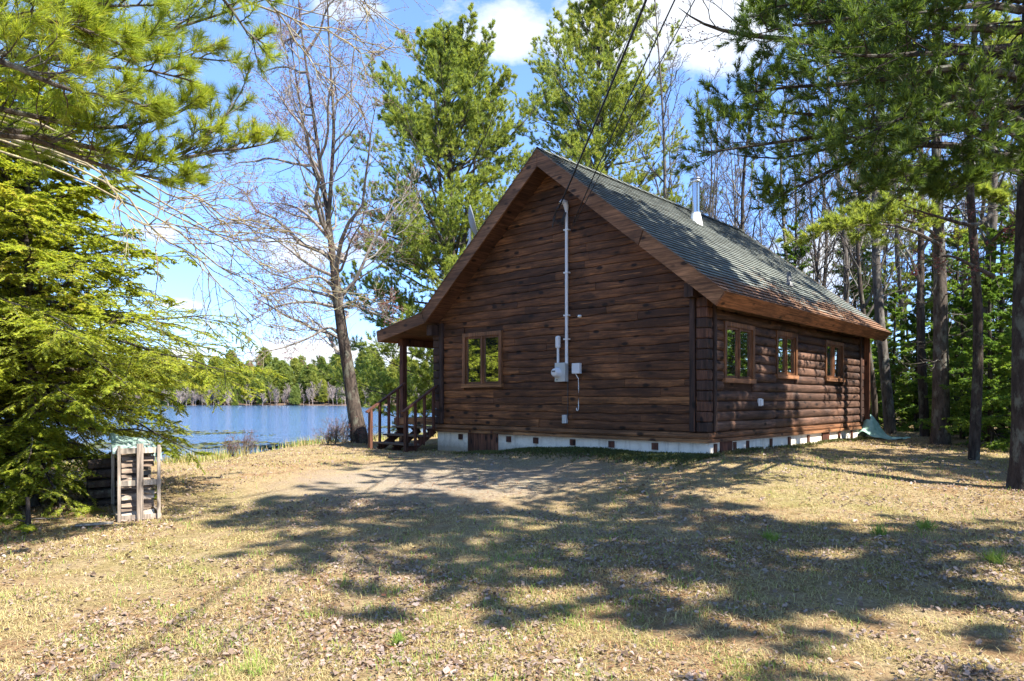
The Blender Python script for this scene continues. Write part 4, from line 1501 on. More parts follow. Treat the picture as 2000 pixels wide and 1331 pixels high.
needles(tr.leaf, p.reshape(-1, 3), T.reshape(-1, 3), 0.016, 4, 0.010, (5, 50), 0.5, 0.25)
tr.finish('bare_tree', 'leafless tree with pale lichen covered limbs sweeping in from the left over the lake', 'bare tree', org, M['bark_pale'], M['bud'], None, 0, 'buds')

# white pine overhead at the upper left
org = np.array([-6.6, 4.6, gz(-6.6, 4.6)])
tr = Tree()
tk = resample(np.array([[0, 0, -0.3], [0.05, 0, 3], [0.1, 0.05, 6], [0.1, 0.1, 10], [0.15, 0.1, 14]]), 12)
tr.wood.tubes(tk, taper(tk[None], 0.24, 0.05)[0], 10)
spec = [[(-420, 150, 5.2), (-150, 220, 5.6), (0, 250, 6.0), (150, 282, 6.3), (280, 312, 6.5), (345, 305, 6.6), (420, 250, 6.7), (475, 175, 6.8)],
        [(-150, 225, 5.6), (60, 262, 6.1), (230, 300, 6.4), (340, 312, 6.6), (420, 295, 6.8), (480, 290, 6.9), (545, 275, 7.0)],
        [(-420, -100, 5.0), (-100, -60, 5.4), (100, 20, 5.8), (220, 60, 6.2), (290, 70, 6.4), (360, 50, 6.6), (440, 25, 6.8), (530, -5, 7.0)],
        [(-420, 60, 5.2), (-100, 90, 5.2), (30, 110, 5.4), (120, 115, 5.6), (200, 130, 5.8), (300, 140, 6.0), (380, 160, 6.2)],
        [(-420, 20, 5.2), (-150, 40, 4.9), (0, 30, 5.0), (90, 40, 5.1), (170, 60, 5.2), (240, 90, 5.4)],
        [(-420, 80, 5.2), (-150, 110, 4.8), (0, 120, 4.9), (70, 150, 5.0), (150, 180, 5.2), (230, 190, 5.4), (300, 215, 5.6)],
        [(-420, -20, 5.2), (-200, -40, 5.0), (0, -30, 5.0), (120, -20, 5.1), (200, 10, 5.3), (300, 10, 5.6)],
        [(-420, 110, 5.2), (-100, 190, 5.6), (80, 230, 6.0), (200, 250, 6.2), (280, 240, 6.4), (350, 220, 6.5), (400, 190, 6.6)],
        [(-420, 150, 5.2), (-100, 250, 5.6), (60, 270, 6.0), (160, 310, 6.2), (240, 335, 6.3), (320, 350, 6.5), (380, 355, 6.6)],
        [(-420, 0, 5.2), (-150, -20, 5.2), (0, 60, 5.4), (140, 80, 5.7), (260, 120, 6.0), (330, 110, 6.3), (440, 120, 6.6)],
        [(-420, -60, 5.2), (-100, -120, 5.2), (200, -90, 5.8), (330, -40, 6.2), (420, -20, 6.4), (480, 60, 6.6), (515, 85, 6.7)]]
P, ln = surveyed_limbs(spec, 13, org)
tr.twig.tubes(P, taper(P, 0.030, 0.006), 7)
P2, l2 = spawn(P, 24, 0.16, 0.99, 48, 0.19, 0.06, 7, 'flat', 0.16, 0.14, 0.22, 0.5, ln)
tr.twig.tubes(P2, taper(P2, 0.007, 0.0035), 5)
P3, l3 = spawn(P2, 4, 0.2, 0.97, 38, 0.48, 0.3, 5, 'round', 0.15, 0.14, 0.2, 0.4, l2)
tr.twig.tubes(P3, taper(P3, 0.0035, 0.0022), 4)
for Pq, cnt in ((P3, 2), (P2, 2), (P, 1)):
    t = np.concatenate([np.full((len(Pq), 1), 0.985), rng.uniform(0.55, 0.97, (len(Pq), cnt))], 1)
    p, T = interp(Pq, t)
    p, T = p.reshape(-1, 3), unit(T.reshape(-1, 3) + UP * 0.1)
    tint = 0.5 + 0.16 * wob(p[:, 0], p[:, 1] + p[:, 2], 2.5, 8) + rng.normal(0, 0.08, len(p))
    needles(tr.leaf, p, T, 0.115, 20, 0.0048, (8, 62), tint, 0.14, 0.15)
# crown above the frame (shade and reflection)
tr2 = Tree()
conifer(tr2, 14, 0.05, 8.0, lambda f: np.interp(f, [0, 0.5, 1], [3.2, 2.6, 0.8]), 0.6, 4, lambda f: 15 + 30 * f, 6, 0.42, (0.15, 12, 0.022, 2), 'pine', seed=9)
tr.twig.V += []
o = tr.finish('overhead_pine', 'near white pine with long bright needles hanging in from the upper left', 'pine tree', org, M['bark_pine'], M['n_near'])
tr2.leaf.build('upper_crown', M['n_pine'], o)
tr2.twig.build('upper_branches', M['bark_pine'], o)

# hemlocks at the left
hem_prof = lambda f: np.interp(f, [0, 0.12, 0.25, 0.36, 0.5, 0.8, 1], [1.6, 2.4, 3.3, 3.4, 2.3, 1.4, 0.4])


def hemlock(name, label, x, y, h, zc, prof, per, seed, tint, whorl=0.26, lim=None, sub=17, sub2=11, n=28):
    tr = Tree()
    conifer(tr, h, 0.035 + h * 0.011, zc, prof, whorl, per, lambda f: np.interp(f, [0, 0.3, 1], [-8, 4, 40]), sub, 0.36, (0.040, 0.0175, n), 'hemlock', seed=seed, bend=-0.17, twig_r=0.0045, sub2=sub2, tint0=tint, lim_az=lim, wig=0.14)
    return tr.finish(name, label, 'hemlock tree', (x, y, gz(x, y)), M['bark_dark'], M['n_hemlock'])


HEM = hemlock('hemlock', 'tall feathery yellow green hemlock leaning over the firewood crate', -7.15, 10.6, 6.6, 0.5, hem_prof, 5.2, 2, 0.52, 0.22)
hemlock('hemlock', 'darker hemlock standing at the left edge behind the feathery one', -9.3, 11.6, 9.5, 0.6, lambda f: 0.85 * hem_prof(f), 4.0, 5, 0.34, 0.30)
hemlock('hemlock', 'hemlock beyond the crate reaching toward the water with long low sprays', -9.0, 13.2, 5.6, 0.9, lambda f: 1.05 * hem_prof(f), 4.6, 7, 0.5, 0.26)
hemlock('hemlock', 'bright hemlock at the picture edge with drooping sprays near the ground', -8.5, 9.6, 7.2, 0.35, lambda f: 0.9 * hem_prof(f) + 0.3, 5.0, 15, 0.52, 0.24)
hemlock('hemlock_sapling', 'low hemlock sapling on the ground in front of the tall hemlocks', -6.9, 8.6, 1.15, 0.12, lambda f: 0.85 - 0.6 * f, 3.4, 8, 0.55, 0.13, None, 9, 4)
hemlock('hemlock_sapling', 'small hemlock shoot at the left edge of the lawn', -6.55, 7.6, 0.5, 0.06, lambda f: 0.5 - 0.3 * f, 3.4, 12, 0.55, 0.09, None, 8, 4)
hemlock('hemlock_sapling', 'bright hemlock seedling just left of the loose plank', -5.95, 8.75, 0.42, 0.05, lambda f: 0.42 - 0.25 * f, 3.2, 13, 0.6, 0.08, None, 8, 4)

# ------------------------------------------------------------------ big pine at the right edge
org = np.array([7.15, 9.9, gz(7.15, 9.9)])
tr = Tree()
tk = resample(np.array([[0, 0, -0.3], [0.03, 0, 0.6], [0.02, 0, 2.5], [0.10, 0.02, 5], [0.2, 0.1, 8], [0.25, 0.1, 11], [0.3, 0.1, 15]]), 16)
Rk = np.interp(np.linspace(0, 1, 16), [0, 0.08, 0.2, 0.6, 1], [0.33, 0.24, 0.20, 0.14, 0.02])
limspec = [[(1995, 60, 9.9), (1900, 55, 9.6), (1800, 50, 9.4), (1700, 35, 9.2), (1620, 42, 9.1), (1550, 50, 9.0), (1470, 70, 9.0)],
           [(1995, 150, 9.9), (1880, 130, 9.7), (1760, 150, 9.6), (1640, 165, 9.5), (1540, 170, 9.5), (1440, 185, 9.6)],
           [(1995, 210, 9.9), (1860, 185, 10.2), (1720, 200, 10.4), (1600, 225, 10.6), (1500, 215, 10.8), (1410, 210, 11)],
           [(1995, 240, 9.9), (1870, 200, 9.6), (1750, 222, 9.4), (1640, 260, 9.3), (1540, 275, 9.2), (1440, 290, 9.2), (1365, 300, 9.3)],
           [(1995, 330, 9.9), (1860, 285, 9.7), (1740, 290, 9.5), (1630, 330, 9.4), (1560, 365, 9.4), (1500, 388, 9.4)],
           [(1995, 300, 9.9), (1880, 250, 10.3), (1760, 250, 10.8), (1640, 285, 11.2), (1520, 310, 11.6), (1420, 300, 12)],
           [(1995, 120, 9.9), (1870, 90, 10.4), (1740, 95, 11), (1620, 115, 11.5), (1500, 130, 12)],
           [(1995, 0, 9.9), (1850, -30, 9.6), (1700, -20, 9.4), (1580, 0, 9.2), (1490, 20, 9.1)],
           [(1995, 90, 9.9), (1900, 100, 9.0), (1800, 105, 8.4), (1700, 110, 8.0), (1610, 100, 7.8)],
           [(1995, 200, 9.9), (1920, 200, 9.0), (1830, 210, 8.5), (1740, 240, 8.1), (1660, 280, 7.9)],
           [(1995, 310, 9.9), (1920, 300, 9.2), (1850, 320, 8.8), (1770, 345, 8.5), (1700, 375, 8.4)],
           [(1995, 270, 9.9), (1940, 240, 8.8), (1880, 250, 8.0), (1820, 270, 7.6)],
           [(1995, 20, 9.9), (1920, 10, 8.8), (1840, 20, 8.0), (1760, 30, 7.5)],
           [(1995, 340, 9.9), (1960, 330, 9.0), (1900, 345, 8.6), (1860, 370, 8.4)],
           [(1995, 160, 9.9), (1930, 150, 10.6), (1850, 160, 11.3), (1780, 190, 12)]]
P, ln = surveyed_limbs(limspec, 11, org)
foliage(tr, P, ln, 18, 0.30, (0.11, 15, 0.0105, 3), 'pine', 0.0055, 7, 0.40, 0.06, 0.16)
tr.wood.tubes(tk, Rk, 12)
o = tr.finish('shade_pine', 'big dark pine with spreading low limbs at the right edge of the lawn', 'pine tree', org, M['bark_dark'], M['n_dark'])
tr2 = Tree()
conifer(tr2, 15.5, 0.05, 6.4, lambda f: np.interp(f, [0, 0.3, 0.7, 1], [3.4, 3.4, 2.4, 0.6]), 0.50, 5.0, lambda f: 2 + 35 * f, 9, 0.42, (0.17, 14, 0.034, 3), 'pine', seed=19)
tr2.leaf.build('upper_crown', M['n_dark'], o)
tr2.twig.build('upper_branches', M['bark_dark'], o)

# slim pine with one low sunlit bough, over the side wall
org = at(1836, 870, 17.2)
org[2] = gz(org[0], org[1])
tr = Tree()
tk = resample(np.array([[0, 0, -0.3], [0.02, 0, 1.5], [0.0, 0, 4], [-0.03, 0.1, 7], [0, 0.2, 11], [0.1, 0.3, 16]]), 14)
tr.wood.tubes(tk, np.interp(np.linspace(0, 1, 14), [0, 0.06, 0.2, 1], [0.27, 0.205, 0.18, 0.03]), 12)
P, ln = surveyed_limbs([[(1838, 470, 17.2), (1800, 440, 16.9), (1750, 428, 16.6), (1690, 436, 16.3), (1630, 452, 16.1), (1565, 466, 16.0)],
                        [(1838, 480, 17.2), (1790, 455, 16.2), (1740, 440, 15.7), (1690, 440, 15.4), (1640, 450, 15.2)],
                        [(1838, 350, 17.2), (1880, 360, 16.8), (1920, 380, 16.3), (1960, 390, 16)],
                        [(1838, 360, 17.2), (1800, 340, 17.4), (1760, 345, 17.8), (1720, 355, 18)]], 10, org)
foliage(tr, P, ln, 24, 0.24, (0.13, 20, 0.016, 3), 'pine', 0.006, 6, 0.50, 0.045, 0.10)
conifer(tr, 16, 0.03, 8.5, lambda f: np.interp(f, [0, 0.4, 1], [2.6, 2.4, 0.5]), 0.6, 3.6, lambda f: 5 + 35 * f, 7, 0.42, (0.16, 14, 0.022, 2), 'pine', seed=23, tint0=0.5)
# dead lower twigs
dl = []
d0 = []
for k in range(26):
    z = rng.uniform(1.8, 8.5)
    a = rng.uniform(0, 2 * PI)
    dl.append((0, 0, z))
    d0.append((math.cos(a), math.sin(a), rng.uniform(-0.25, 0.15)))
P = grow(np.array(dl, float), np.array(d0), rng.uniform(0.8, 2.2, 26), 8, 0.0, 0.18)
limbs(tr, P, np.full(26, 1.4), 6, 3, 0, 0, 0.3, 0.005, 0, 0)
tr.finish('white_pine', 'straight mid-distance pine with one low sunlit bough beyond the side wall', 'pine tree', org, M['bark_pine'], M['n_pine'])

# bare right-hand tree whose gray limb crosses the pine
org = np.array([8.55, 13.2, gz(8.55, 13.2)])
tr = Tree()
tk = resample(np.array([[0, 0, -0.3], [0.1, 0, 2.5], [0.0, 0.1, 5.5], [0.2, 0.2, 9], [0.3, 0.2, 13]]), 12)
P, ln = surveyed_limbs([[(1935, 260, 13.2), (1860, 190, 12.4), (1760, 130, 11.6), (1690, 95, 11), (1640, 50, 10.6), (1590, 20, 10.3), (1540, -10, 10)],
                        [(1935, 200, 13.2), (1800, 140, 12.2), (1650, 95, 11.4), (1560, 80, 11), (1440, 66, 10.6), (1370, 45, 10.4), (1325, 15, 10.3)],
                        [(1935, 420, 13.2), (1900, 440, 12.4), (1820, 420, 12), (1760, 400, 11.6)],
                        [(1940, 540, 13.2), (1900, 520, 12.4), (1850, 500, 12), (1790, 520, 11.8)],
                        [(1940, 470, 13.2), (1960, 450, 12.2), (1985, 440, 11.6), (2010, 455, 11)]], 12, org)
limbs(tr, P, ln, 10, 5, 3, 1, 0.4, 0.004, 0.03, 0.3, 0.2, 0.22)
tr.wood.tubes(tk, taper(tk[None], 0.10, 0.03)[0], 10)
tr.finish('bare_tree', 'slim leafless grey tree behind the big pine with one long limb over the roof', 'bare tree', org, M['bark_maple'], M['bud'], None, 0, 'buds')

# ------------------------------------------------------------------ woods to the right and behind the cabin
protos = []
for k in range(5):
    tr = Tree()
    h = [15, 17, 13, 16, 11][k]
    s = np.linspace(0, 1, 14)
    ph = rng.uniform(0, 6)
    lean = rng.uniform(-0.9, 0.9)
    tk = np.stack([lean * s ** 2 + 0.22 * np.sin(s * 7 + ph), 0.22 * np.sin(s * 5 + 2 * ph), s * h], 1)
    tk -= tk[0]
    tk[0, 2] = -0.4
    bare(tr, tk, taper(tk[None], [0.115, 0.14, 0.09, 0.12, 0.07][k], 0.012, 0.85)[0], [26, 28, 22, 26, 20][k], 0.22, 44, 2.7, 1.0, 6, 4, 2, 0, None, 0.14, 0.2, 0.28, 0.35, 0.0075)
    protos.append(tr)
names = ['slim leafless tree with a crooked grey trunk', 'tall leafless tree with a straight dark trunk', 'thin leafless tree leaning among its neighbours', 'leafless tree with many fine upright twigs', 'short thin leafless tree with a whippy stem']


woods = []
for k, tr in enumerate(protos):
    o = empty('bare_tree', (0, 0, 0))
    tr.wood.build('trunk', M['bark_grey'] if k % 2 else M['bark_maple'], o, True)
    tr.twig.build('branches', M['bark_grey'], o)
    o['category'] = 'bare tree'
    woods.append(o)
used = set()


def place(o_, key, x, y, rz, s, label, group):
    if key not in used:
        used.add(key)
        o_.location = (x, y, gz(x, y))
        o_.rotation_euler = (0, 0, rz)
        o_.scale = (s,) * 3 if not isinstance(s, tuple) else s
        tag(o_, label, None, group)
        return o_
    return copy_tree(o_, (x, y, gz(x, y)), rz, s, label, group)


# trunks one can tell apart: base px, distance, prototype, girth and height scale
spots = [(1742, 22, 1, 1.25, 'thick mottled grey trunk just past the far end of the cabin'),
         (1808, 20, 0, 1.15, 'dark crooked trunk left of the straight pine beyond the cabin'),
         (1712, 24, 2, 1.2, 'pale slender trunk close behind the far end of the side wall'),
         (1470, 30, 0, 1.2, 'bare tree with forked crown standing behind the roof near the chimney'),
         (1528, 32, 1, 1.0, 'straight bare trunk rising behind the roof right of the chimney'),
         (1902, 21, 1, 1.35, 'thick dark trunk between the straight pine and the big pine'),
         (1765, 30, 3, 1.0, 'bare tree in the gap right of the eave end'),
         (1655, 34, 3, 1.1, 'bare tree with fine twigs over the lower roof slope'),
         (1600, 36, 2, 1.2, 'leaning bare tree above the middle of the roof slope'),
         (1425, 38, 3, 1.0, 'bare twiggy tree just right of the chimney pipe'),
         (1310, 34, 3, 0.95, 'fine twigged bare tree rising behind the ridge left of the chimney'),
         (1350, 40, 4, 1.3, 'thin bare tree directly behind the chimney')]
for i, (px, Y, k, s, lab) in enumerate(spots):
    place(woods[k], k, (px - 1000) / F * Y, Y, rng.uniform(0, 6.28), s, lab, 'bare trees behind the cabin')
for i in range(64):
    Y = rng.uniform(27, 62)
    px = rng.uniform(1380, 2250) if i > 8 else rng.uniform(1180, 1400)
    k = int(rng.integers(0, 5))
    place(woods[k], k, (px - 1000) / F * Y, Y, rng.uniform(0, 6.28), rng.uniform(0.75, 1.2), 'thin leafless grey tree deep in the woods behind the cabin', 'thin bare trees deep in the woods')

# firs of the understorey
firs = []
for k in range(3):
    tr = Tree()
    h = [5.2, 4.0, 7.5][k]
    conifer(tr, h, 0.03 + 0.011 * h, 0.15, lambda f, h=h: h * 0.30 * (1 - f) ** 0.85 + 0.12, 0.25, 5.5, lambda f: np.interp(f, [0, 0.5, 1], [-6, 8, 40]), 10, 0.34, (0.07, 0.030, 12), 'fir', seed=30 + k, bend=-0.04, twig_r=0.004, sub2=4, tint0=0.45)
    o = empty('fir_tree')
    tr.wood.build('trunk', M['bark_dark'], o, True)
    tr.twig.build('branches', M['bark_dark'], o)
    tr.leaf.build('crown', M['n_fir'], o)
    o['category'] = 'fir tree'
    firs.append(o)
fs = [(1745, 25.5, 0, 1.0, 'dark young fir filling the gap right of the cabin end'), (1790, 24, 1, 1.1, 'low dark fir between the crooked trunk and the straight pine'),
      (1880, 19.0, 1, 1.0, 'young fir with layered boughs right of the straight pine trunk'), (1935, 16.5, 0, 0.85, 'broad young fir left of the big pine trunk at the lawn edge'),
      (1870, 23.5, 2, 1.0, 'taller fir behind the straight pine'), (2005, 15.0, 1, 1.0, 'fir peeking from behind the big pine trunk'),
      (1955, 20.5, 2, 0.9, 'tall dim fir deep behind the big pine'), (1700, 30, 2, 0.8, 'small dark fir behind the far eave end'),
      (1820, 28, 2, 1.0, 'dark fir deep in the woods behind the two trunks'), (1690, 27, 1, 0.9, 'low fir half hidden by the cabin end'),
      (2080, 17, 0, 1.2, 'fir just past the right edge by the lawn'), (2100, 12, 1, 1.1, 'young fir right of the big pine')]
for px, Y, k, s, lab in fs:
    place(firs[k], 'f%d' % k, (px - 1000) / F * Y, Y, rng.uniform(0, 6.28), s, lab, 'young firs at the wood edge')
for i in range(24):
    Y = rng.uniform(30, 66)
    px = rng.uniform(1500, 2350)
    k = int(rng.integers(0, 3))
    place(firs[k], 'f%d' % k, (px - 1000) / F * Y, Y, rng.uniform(0, 6.28), rng.uniform(0.8, 1.5), 'dim dark fir far back in the woods right of the cabin', 'dark firs far back in the woods')

# tall pines of the wood (background right) and those around the viewer that shade the lawn
tr = Tree()
conifer(tr, 15, 0.19, 5.2, lambda f: np.interp(f, [0, 0.3, 0.7, 1], [1.3, 2.6, 2.2, 0.5]), 0.72, 3.2, lambda f: np.interp(f, [0, 0.5, 1], [0, 15, 50]), 8, 0.42, (0.17, 13, 0.028, 3), 'pine', seed=40, bend=0.1, tint0=0.46)
tp_ = empty('tall_pine')
tr.wood.build('trunk', M['bark_pine'], tp_, True)
tr.twig.build('branches', M['bark_pine'], tp_)
tr.leaf.build('crown', M['n_pine'], tp_)
tp_['category'] = 'pine tree'
for x, y, rz, s, lab in ((19.5, 27, 1, 1.0, 'tall pine high in the woods right of the chimney'), (25, 31, 2, 1.1, 'tall pine at the far right of the woods'), 
                         (21, 40, 0, 1.0, 'pale green pine far back in the woods')):
    place(tp_, 'tp', x, y, rz, s, lab, 'tall pines in the woods')
SHADE = [(6.6, 2.85, 0.6, 1.06), (10.8, 2.2, 2.6, 0.72), (4.6, -4.6, 1.2, 0.75), (13.5, -3.5, 3.3, 0.95), (13.5, 8.5, 5.0, 1.0), (17, 5, 4.2, 1.0), (5.2, 0.25, 2.0, 0.47), (7.4, 0.1, 3.9, 0.50)]
tr = Tree()
conifer(tr, 15.0, 0.17, 8.8, lambda f: np.interp(f, [0, 0.3, 0.7, 1], [1.2, 2.0, 1.7, 0.5]), 0.62, 3.4, lambda f: np.interp(f, [0, 0.5, 1], [0, 15, 50]), 9, 0.42, (0.17, 14, 0.034, 3), 'pine', seed=44, bend=0.1, tint0=0.46)
tr.finish('high_pine', 'high crowned pine beside the lawn outside the picture', 'pine tree', (8.6, 1.9, gz(8.6, 1.9)), M['bark_pine'], M['n_pine'], 'tall pines shading the lawn')
for x, y, rz, s in SHADE:
    place(tp_, 'tp', x, y, rz, s, 'tall pine beside the lawn outside the picture, casting shade', 'tall pines shading the lawn')
# conifers along the left shore and to the right, mirrored by the windows
for x, y, k, s in ((13.8, 15.6, 2, 1.0), (14.6, 18.0, 2, 1.2), (17.5, 20.5, 2, 1.3), (15, 12.5, 0, 1.3)):
    place(firs[k], 'f%d' % k, x, y, rng.uniform(0, 6), s, 'dense fir beside the lawn outside the picture', 'firs mirrored in the windows')

for x, y, rz, s in ((-14.3, 15.6, 1.0, 1.35), (-15.6, 16.3, 3.0, 1.5), (-16.6, 15.0, 5.0, 1.45), (-18.5, 15.8, 2.0, 1.6)):
    copy_tree(HEM, (x, y, gz(x, y)), rz, s, 'tall hemlock on the left shore outside the picture', 'hemlocks mirrored in the gable window')

# ------------------------------------------------------------------ far shore
far = []
for k in range(6):
    tr = Tree()
    if k < 4:
        h = [15, 18, 12, 16][k]
        lo = k in (2,)
        K = 6
        tk = np.stack([np.zeros(K), np.zeros(K), np.linspace(-0.4, h, K)], 1)
        tr.wood.tubes(tk, taper(tk[None], 0.18, 0.03)[0], 5)
        zc = 0.5 if lo else h * 0.12
        n = 240
        f = rng.uniform(0, 1, n) ** 0.9
        z = zc + f * (h - zc)
        R_ = (h * [0.2, 0.2, 0.19, 0.17][k] * (1 - f) ** [0.62, 1, 0.8, 0.85][k] if k != 1 else h * 0.20 * np.sin(np.clip(0.25 + f * 0.75, 0, 1) * PI) ** 0.7) + 0.25
        az = rng.uniform(0, 2 * PI, n)
        el = np.radians(rng.normal(10, 12, n))
        d = np.stack([np.cos(az) * np.cos(el), np.sin(az) * np.cos(el), np.sin(el)], 1)
        P = grow(np.stack([0 * z, 0 * z, z], 1), d, R_ * rng.uniform(0.6, 1.15, n), 4, 0.05, 0.1)
        t = rng.uniform(0.25, 1.0, (n, 20))
        p, T = interp(P, t)
        p, T = p.reshape(-1, 3) + rng.normal(0, 0.28, (n * 20, 3)), T.reshape(-1, 3)
        needles(tr.leaf, p, T, 0.65, 3, 0.28, (10, 75), [0.55, 0.62, 0.30, 0.42][k] + 0.1 * wob(p[:, 0], p[:, 2], 1.2, 3), 0.15)
    else:
        h = [7.5, 9.5][k - 4]
        s = np.linspace(0, 1, 8)
        tk = np.stack([0.4 * s * np.sin(3 * s), 0.3 * s, s * h - 0.4], 1)
        tr.wood.tubes(tk, taper(tk[None], 0.17, 0.04)[0], 5)
        P1, l1 = spawn(tk[None], 24, 0.22, 0.99, 46, 3.0, 1.3, 5, 'round', 0.1, 0.2, 0.2)
        tr.twig.tubes(P1, taper(P1, 0.08, 0.05), 3)
        P2, l2 = spawn(P1, 9, 0.2, 0.98, 40, 0.45, 0.25, 4, 'round', 0.1, 0.2, 0.2, 0.4, l1)
        tr.twig.tubes(P2, taper(P2, 0.045, 0.035), 3)
    o = empty(['far_pine', 'far_pine', 'far_spruce', 'far_spruce', 'far_bare_tree', 'far_bare_tree'][k])
    tr.wood.build('trunk', M['bark_twig'], o)
    if tr.twig.n:
        tr.twig.build('branches', M['bark_twig'], o)
    if tr.leaf.n:
        tr.leaf.build('crown', M['n_far'], o)
    o['category'] = ['pine tree', 'pine tree', 'spruce tree', 'spruce tree', 'bare tree', 'bare tree'][k]
    far.append(o)
flab = ['rounded yellow green pine in the wooded far shore', 'rounded yellow green pine in the wooded far shore', 'dark pointed spruce at the far waterline', 'dark pointed spruce on the wooded far shore', 'pale leafless tree along the far waterline', 'pale leafless tree along the far waterline']
fgrp = ['green pines of the far shore', 'green pines of the far shore', 'spruces at the far waterline', 'spruces of the far shore', 'bare trees of the far shore', 'bare trees of the far shore']
for row, (ya, yb, n, kinds) in enumerate(((321, 330, 130, [4, 5, 4, 5, 4, 5, 2, 3, 0]), (330, 340, 140, [4, 5, 4, 5, 0, 3, 2, 1]), (338, 346, 70, [0, 1, 2, 0]), (346, 356, 64, [0, 1, 0, 3]), (358, 376, 56, [0, 1, 3, 0]))):
    for i in range(n):
        x = -235 + 235 * (i + rng.uniform(-0.4, 1.4)) / n
        k = kinds[int(rng.integers(0, len(kinds)))]
        y = rng.uniform(ya, yb)
        s = rng.uniform(0.7, 1.2) * (0.9 if row < 2 else 1.1 + 0.05 * row) * (1 if k > 3 or row > 1 else 0.8)
        place(far[k], 'far%d' % k, x, y, rng.uniform(0, 6), (s * rng.uniform(0.8, 1.5), s * rng.uniform(0.8, 1.5), s), flab[k], fgrp[k])
# the wood behind them, one mass
mbw = MB()
n = 16000
x = rng.uniform(-420, 180, n)
y = 380 + rng.uniform(0, 1, n) ** 1.5 * 160
tt = rng.uniform(0, 1, n)
H = (22 + 5 * rng.random(n)) * (0.75 + 0.12 * wob(x, y, 0.06, 77))
p = np.stack([x, y, ground_z(x, y, False) + H * (1 - 0.75 * tt ** 0.7)], 1)
p[:, :2] += rng.normal(0, 1, (n, 2)) * (0.3 + 1.6 * tt)[:, None]
needles(mbw, p, np.broadcast_to(UP, (n, 3)), 1.6, 7, 0.9, (10, 100), 0.42 + 0.2 * wob(x, y, 0.15, 6), 0.15)
w_ = mbw.build('far_wood', M['n_far'])
tag(w_, 'dense green wood filling the far side of the lake behind the shore trees', 'woods', None, 'stuff')

# ------------------------------------------------------------------ grass, leaves, needles, moss, shore growth
HX = np.array([house(x, y, 0)[:2] for x, y in ((-1.75, -0.05), (W + 0.05, -0.05), (W + 0.05, L + 0.05), (-1.75, L + 0.05))])


def outside_house(x, y):
    lx = (x - B0[0]) * math.cos(TH) - (y - B0[1]) * math.sin(TH)
    ly = (x - B0[0]) * math.sin(TH) + (y - B0[1]) * math.cos(TH)
    return ~((lx > 0.0) & (lx < W + 0.02) & (ly > -0.02) & (ly < L + 0.02)) & ~((lx > -1.75) & (lx <= 0) & (ly > 0.3) & (ly < L))


def scatter(n, ya, yb, pw=1.3, span=0.95):
    """positions denser near the viewer"""
    u = rng.uniform(0, 1, n)
    e = 1 - pw
    y = (ya ** e + u * (yb ** e - ya ** e)) ** (1 / e)
    x = rng.uniform(-1, 1, n) * (span * y + 1.2)
    d = y - np.interp(x, SHORE[:, 0], SHORE[:, 1])
    ok = outside_house(x, y) & (d < 0.25)
    return x[ok], y[ok]


def gravel(x, y):
    return ((x + 1.3) / 3.2) ** 2 + ((y - 12.2) / 3.3) ** 2 + 0.35 * wob(x, y, 1.6, 21)


# grass
mb = MB()
x, y = scatter(680000, 2.6, 24, 1.75)
dens = 0.5 + 0.3 * wob(x, y, 1.2, 31) + 0.3 * wob(x, y, 3.5, 32) + 0.55 * wob(x, y, 11.0, 39)
keep = (rng.random(len(x)) < np.clip(dens, 0.06, 1)) & (rng.random(len(x)) < np.clip(gravel(x, y) - 0.35, 0.03, 1))
x, y = x[keep], y[keep]
n = len(x)
z = ground_z(x, y)
green = np.clip(0.5 + 0.55 * wob(x, y, 0.75, 33) + 0.45 * wob(x, y, 3.0, 34), 0, 1)
isg = rng.random(n) < 0.02 + 0.36 * np.clip(green - 0.38, 0, 1) * np.clip(0.5 + 1.2 * wob(x, y, 7.0, 49), 0, 1)
tint = np.where(isg, rng.uniform(0.76, 1.0, n), np.clip(rng.normal(0.36, 0.19, n), 0, 0.68))
hgt = rng.uniform(0.02, 0.065, n) * np.where(isg, 1.15, 1.0) * (1 + 0.5 * np.clip(wob(x, y, 2.0, 35), 0, 1))
az = rng.uniform(0, 2 * PI, n)
lean = np.where(isg, rng.uniform(0.2, 1.4, n), rng.uniform(0.8, 4.0, n))
wd = (0.0022 + 0.00055 * y) * rng.uniform(0.7, 1.3, n)
b = np.stack([x, y, z - 0.004], 1)
dirh = np.stack([np.cos(az), np.sin(az), 0 * az], 1)
side = np.stack([-np.sin(az), np.cos(az), 0 * az], 1) * (wd / 2)[:, None]
ln_ = hgt * 1.35
nrm = np.sqrt(1 + lean ** 2)
midp = b + (dirh * (lean * 0.35)[:, None] + UP) * (ln_ * 0.55 / nrm)[:, None]
tip = midp + (dirh * (lean * 1.25)[:, None] + UP * 0.55) * (ln_ * 0.55 / nrm)[:, None]
V = np.stack([b - side, b + side, midp + side * 0.8, midp - side * 0.8, tip], 1).reshape(-1, 3)
i5 = np.arange(n)[:, None] * 5
mb.add(V, i5 + np.array([[0, 1, 2, 3]]), np.repeat(tint, 5))
mb.F3.append(i5 + np.array([[3, 2, 4]]))
g = mb.build('grass', M['grass'])
tag(g, 'short dry straw coloured grass with green blades over the whole lawn', 'grass', None, 'stuff')

